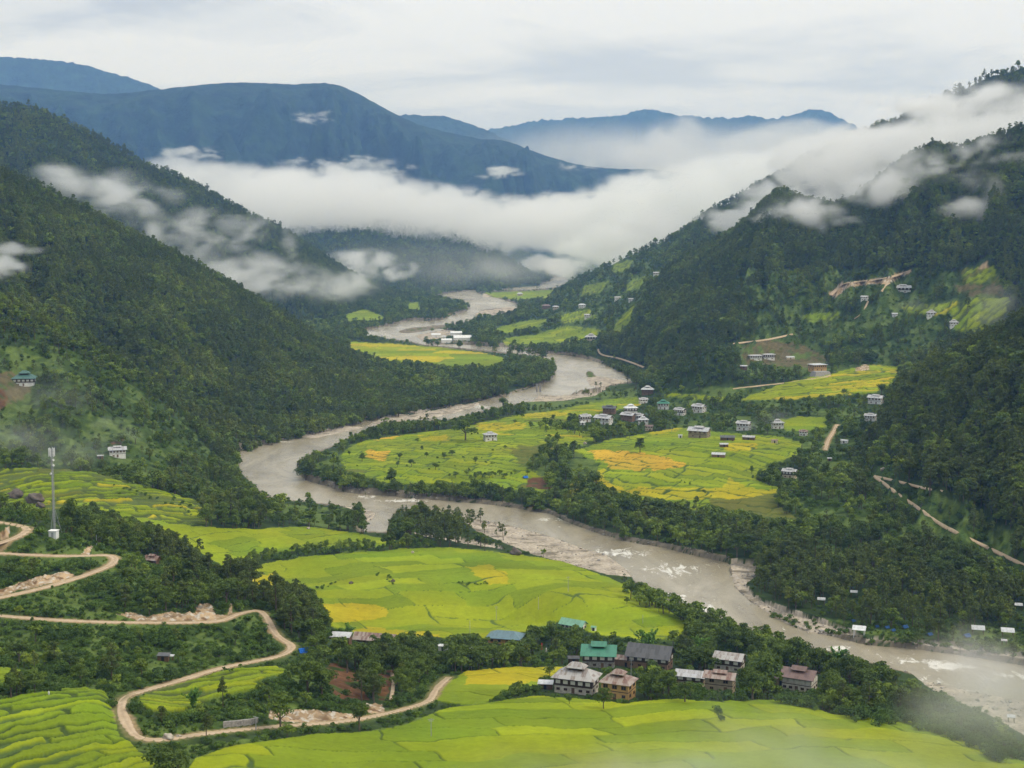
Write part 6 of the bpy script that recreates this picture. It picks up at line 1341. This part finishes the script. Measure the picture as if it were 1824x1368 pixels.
# ------------------------------------------------------------------ fog banks and low cloud: voxel clouds with eroded edges
def fog_mat(name, col=(1, 1, 1, 1), an=0.55):
    m = bpy.data.materials.new(name); m.use_nodes = True; nt = m.node_tree; nt.nodes.clear()
    o = nt.nodes.new('ShaderNodeOutputMaterial'); v = nt.nodes.new('ShaderNodeVolumePrincipled'); v.inputs['Color'].default_value = col
    v.inputs['Absorption Color'].default_value = (1, 1, 1, 1); v.inputs['Anisotropy'].default_value = an; v.inputs['Density'].default_value = 1.0
    nt.links.new(v.outputs[0], o.inputs['Volume']); return m
FOG = fog_mat('cloud_vapour')
def fog(name, label, ells, vox, k, nscale, amp=1.1, sharp=2.2, detail=5, seed=0.0, stretch=(1, 1, 1.6), bias=0.0, warp=None, wscale=None, soft=0, ys=.3):
    stretch = (stretch[0], ys, stretch[2])
    """ells: (px, py, rx, ry, depth, depth radius) in photo pixels and metres -> real ellipsoids"""
    E = []
    for px, py, rx, ry, D, rD in ells:
        x, y, z = atY(px, py, D); E.append(((x, y, z), (rx * D / FPX, rD, ry * D / FPX)))
    lo = np.min([np.array(c) - np.array(r) * 1.45 for c, r in E], 0); hi = np.max([np.array(c) + np.array(r) * 1.45 for c, r in E], 0); lo[2] = max(lo[2], -5)
    ng = bpy.data.node_groups.new(name, 'GeometryNodeTree'); ng.interface.new_socket('Geometry', in_out='INPUT', socket_type='NodeSocketGeometry'); ng.interface.new_socket('Geometry', in_out='OUTPUT', socket_type='NodeSocketGeometry')
    N_ = ng.nodes.new; Lk = ng.links.new
    go = N_('NodeGroupOutput'); vc = N_('GeometryNodeVolumeCube'); sm = N_('GeometryNodeSetMaterial'); sm.inputs['Material'].default_value = FOG
    vc.inputs['Min'].default_value = lo; vc.inputs['Max'].default_value = hi
    for ax, i in (('X', 0), ('Y', 1), ('Z', 2)): vc.inputs['Resolution ' + ax].default_value = int(max(6, min(760, (hi[i] - lo[i]) / (vox[i] if hasattr(vox, '__len__') else vox))))
    pos = N_('GeometryNodeInputPosition').outputs[0]
    def M(op, a, b=None, clamp=False):
        m = N_('ShaderNodeMath'); m.operation = op; m.use_clamp = clamp
        for i, v in enumerate((a, b)):
            if v is None: continue
            if hasattr(v, 'links'): Lk(v, m.inputs[i])
            else: m.inputs[i].default_value = v
        return m.outputs[0]
    def Vn(op, a, b=None):
        m = N_('ShaderNodeVectorMath'); m.operation = op
        for i, v in enumerate((a, b)):
            if v is None: continue
            if hasattr(v, 'links'): Lk(v, m.inputs[i])
            else: m.inputs[i].default_value = v
        return m
    warp = warp or 0.28 / nscale; wscale = wscale or nscale * .8
    def noisev(sc, det, off):
        w = N_('ShaderNodeTexNoise'); w.inputs['Scale'].default_value = sc; w.inputs['Detail'].default_value = det; w.inputs['Roughness'].default_value = .6
        Lk(Vn('ADD', Vn('MULTIPLY', pos, (1, ys, 1.3)).outputs[0], (off, off * 2, -off)).outputs[0], w.inputs['Vector']); return Vn('SUBTRACT', w.outputs['Color'], (.5, .5, .5)).outputs[0]
    pos0 = pos
    wv_ = Vn('MULTIPLY', noisev(wscale, 4, 300 + seed), (warp * 4, warp * 4, warp * 3.0)).outputs[0]
    pos = Vn('ADD', pos, wv_).outputs[0]
    cov = None
    for c, r in E:
        l = Vn('LENGTH', Vn('DIVIDE', Vn('SUBTRACT', pos, tuple(c)).outputs[0], tuple(r)).outputs[0]).outputs['Value']
        v = M('SUBTRACT', 1.0, l); cov = v if cov is None else M('MAXIMUM', cov, v)
    nz = N_('ShaderNodeTexNoise'); nz.inputs['Scale'].default_value = nscale; nz.inputs['Detail'].default_value = detail; nz.inputs['Roughness'].default_value = .62; nz.inputs['Distortion'].default_value = .5
    Lk(Vn('ADD', Vn('MULTIPLY', pos0, stretch).outputs[0], (seed, seed * 2, seed * 3)).outputs[0], nz.inputs['Vector'])
    n = M('MULTIPLY', M('SUBTRACT', nz.outputs[0], .5), amp * 2)
    if soft:
        d = M('MULTIPLY', M('ADD', M('ADD', M('MULTIPLY', cov, .55), bias), n), sharp, clamp=True); d = M('MULTIPLY', d, M('MULTIPLY', cov, soft, clamp=True))
    else: d = M('MULTIPLY', M('ADD', M('ADD', cov, bias), n), sharp, clamp=True)
    d = M('MULTIPLY', d, M('MULTIPLY', cov, 5.0, clamp=True))
    d = M('MULTIPLY', M('MULTIPLY', d, M('ADD', M('MULTIPLY', d, .7), .3)), k)
    Lk(d, vc.inputs['Density']); Lk(vc.outputs[0], sm.inputs['Geometry']); Lk(sm.outputs[0], go.inputs[0])
    me = bpy.data.meshes.new(name); o = link(name, me, kind='stuff', label=label); md = o.modifiers.new('vapour', 'NODES'); md.node_group = ng; me.materials.append(FOG)
    return o
fog('fog_bank', 'thick white fog bank lying across the valley', [(330,322,110,46,4300,160),(440,352,180,66,4700,220),(590,360,200,72,5000,260),(740,385,200,64,5100,260),(900,400,200,56,5100,260),(1050,392,190,58,5000,260),(1180,368,160,70,4700,240),
  (1290,345,140,80,4200,220),(1400,325,130,85,3700,200)], (10, 26, 7), .009, .013, amp=1.5, sharp=3.2, seed=3.1, bias=.22, warp=26, wscale=.010)
fog('far_mist', 'pale mist in front of the far blue range', [(1200,275,480,70,11000,700)], (60, 200, 30), .0042, .0012, amp=.7, sharp=1.3, soft=1.2, bias=.3, warp=40, wscale=.004, seed=5.5)
fog('valley_mist', 'thin pale mist in front of the hill at the far river bend', [(760,470,300,60,4100,200),(900,480,160,40,4400,200),(560,500,160,50,3600,120)], (26, 60, 14), .0026, .004, amp=1.0, sharp=1.3, soft=1.3, bias=.2, warp=22, seed=15.5)
fog('low_fog', 'fog drifting down to the far river bend', [(1075,440,110,42,4200,300),(1130,420,110,45,3800,250),(1010,475,60,20,4600,250),(960,470,50,16,5200,250),(1180,400,90,40,3500,200)], (16, 32, 8), .010, .011, amp=2.0, sharp=2.2, bias=.05, seed=7.7)
fog('slope_fog', 'fog pouring over the right hand ridges', [(1480,300,140,70,2750,120),(1590,268,170,58,2650,120),(1720,248,170,50,2550,120),(1860,235,180,50,2450,120),(1400,360,110,48,2700,100),(1330,395,80,36,2800,100)], (7, 14, 5), .014, .016, amp=1.9, sharp=2.6, bias=.14, seed=12.0)
fog('ridge_fog', 'torn fog veiling the pine ridge at the upper right', [(1660,195,170,40,2780,120),(1790,180,150,50,2650,120),(1560,240,110,28,2900,120)], (7, 13, 5), .030, .013, amp=2.2, sharp=1.5, bias=.12, soft=2.0, seed=21.0)
fog('ridge_wisps', 'thin fog strands trailing over the right pine slope', [(1690,278,220,50,1940,60),(1570,330,120,44,1990,60),(1440,372,100,42,2080,60),(1810,300,130,70,1880,60),(1500,400,60,18,1950,40),(1720,385,170,26,1830,40),(1350,400,70,36,2180,50),(1770,350,24,80,1840,30)], (4.5, 9, 4), .042, .015, amp=2.2, sharp=1.4, bias=.04, soft=1.6, seed=31.0)
fog('left_fog', 'fog patches between the left hand ridges', [(170,335,130,44,2600,90),(235,360,110,52,2650,90),(110,305,60,24,2500,60),(400,410,110,52,2780,60),(330,430,110,50,2600,60),(270,405,80,44,2400,60),(440,490,150,46,2650,90),(530,505,140,44,2750,90),(610,505,100,40,2950,90),(520,440,24,60,2750,30)], (7, 14, 4.5), .026, .013, amp=2.0, sharp=1.3, bias=.06, soft=1.7, seed=44.0)
fog('near_left_fog', 'small fog patch touching the left pine slope', [(0,472,52,42,1330,60),(-60,480,80,50,1330,60),(40,440,60,14,1450,50)], (3, 6, 2.5), .04, .03, amp=2.6, soft=2.5, sharp=1.8, seed=52.0)
fog('mountain_clouds', 'small white clouds clinging to the blue mountain', [(560,208,52,14,7600,150),(345,272,80,14,6300,150),(600,290,130,12,6500,150),(885,306,60,15,6600,200),(1040,291,50,14,6900,200),(700,300,60,10,6400,150),(190,270,30,10,6000,100)], (11, 30, 6), .011, .009, amp=2.8, sharp=2, bias=-.05, soft=2.5, seed=61.0, stretch=(1,1,2.4))
fog('far_cloud', 'soft cloud veil before the far blue range', [(1220,240,110,50,9500,500),(1180,270,160,20,9500,500),(1340,262,150,34,9000,500),(1430,245,120,40,8500,400),(1250,285,150,20,9000,400)], (40, 100, 22), .0026, .0018, amp=1.6, sharp=1.8, seed=71.0)
fog('ridge_fog', 'thin fog rising behind the second left ridge', [(650,470,70,35,4000,150),(700,480,60,25,4200,150),(360,330,70,25,3400,60),(500,415,70,16,3600,50),(590,460,60,14,3750,50)], (8, 18, 5), .014, .012, amp=2.6, soft=2.5, sharp=1.8, seed=81.0)
fog('smoke', 'thin blue smoke drifting over the farmhouse on the lower left slope', [(215,778,42,24,975,10),(190,755,40,18,975,10)], (2, 3, 1.6), .010, .06, amp=1.4, sharp=1.5, seed=91.0)
fog('smoke', 'thin smoke over the trees at the left edge', [(30,790,80,50,925,15),(70,815,40,30,925,12)], (3, 4, 2.4), .008, .035, amp=1.4, sharp=1.5, seed=93.0)
fog('smoke', 'thin smoke beside the tall white house of the village', [(1380,742,50,26,1230,12),(1350,760,30,18,1230,12)], (2.5, 3, 2), .010, .05, amp=.7, sharp=1.4, seed=95.0)
fog('smoke', 'smoke haze over the hillside terraces', [(1775,545,70,50,1560,30),(1640,545,60,16,1640,20)], (5, 6, 4), .006, .03, amp=1.4, sharp=1.5, seed=97.0)
fog('mist', 'thin mist rising over the foreground rice at the lower right', [(1560,1345,480,110,365,32),(1200,1400,520,80,350,28),(1790,1270,240,110,440,40),(1750,1180,160,70,600,60)], (3, 4, 2), .050, .018, amp=1.0, sharp=1.2, soft=1.4, bias=.15, seed=99.0)
fog('mist', 'faint mist over the left terraces and slope', [(120,800,260,90,905,25),(60,700,160,60,1020,40)], (5, 6, 4), .010, .012, amp=1.4, sharp=1.3, soft=1.4, bias=.1, seed=103.0)
print('verts', sum(len(o.data.vertices) for o in scene.objects if o.type == 'MESH'))
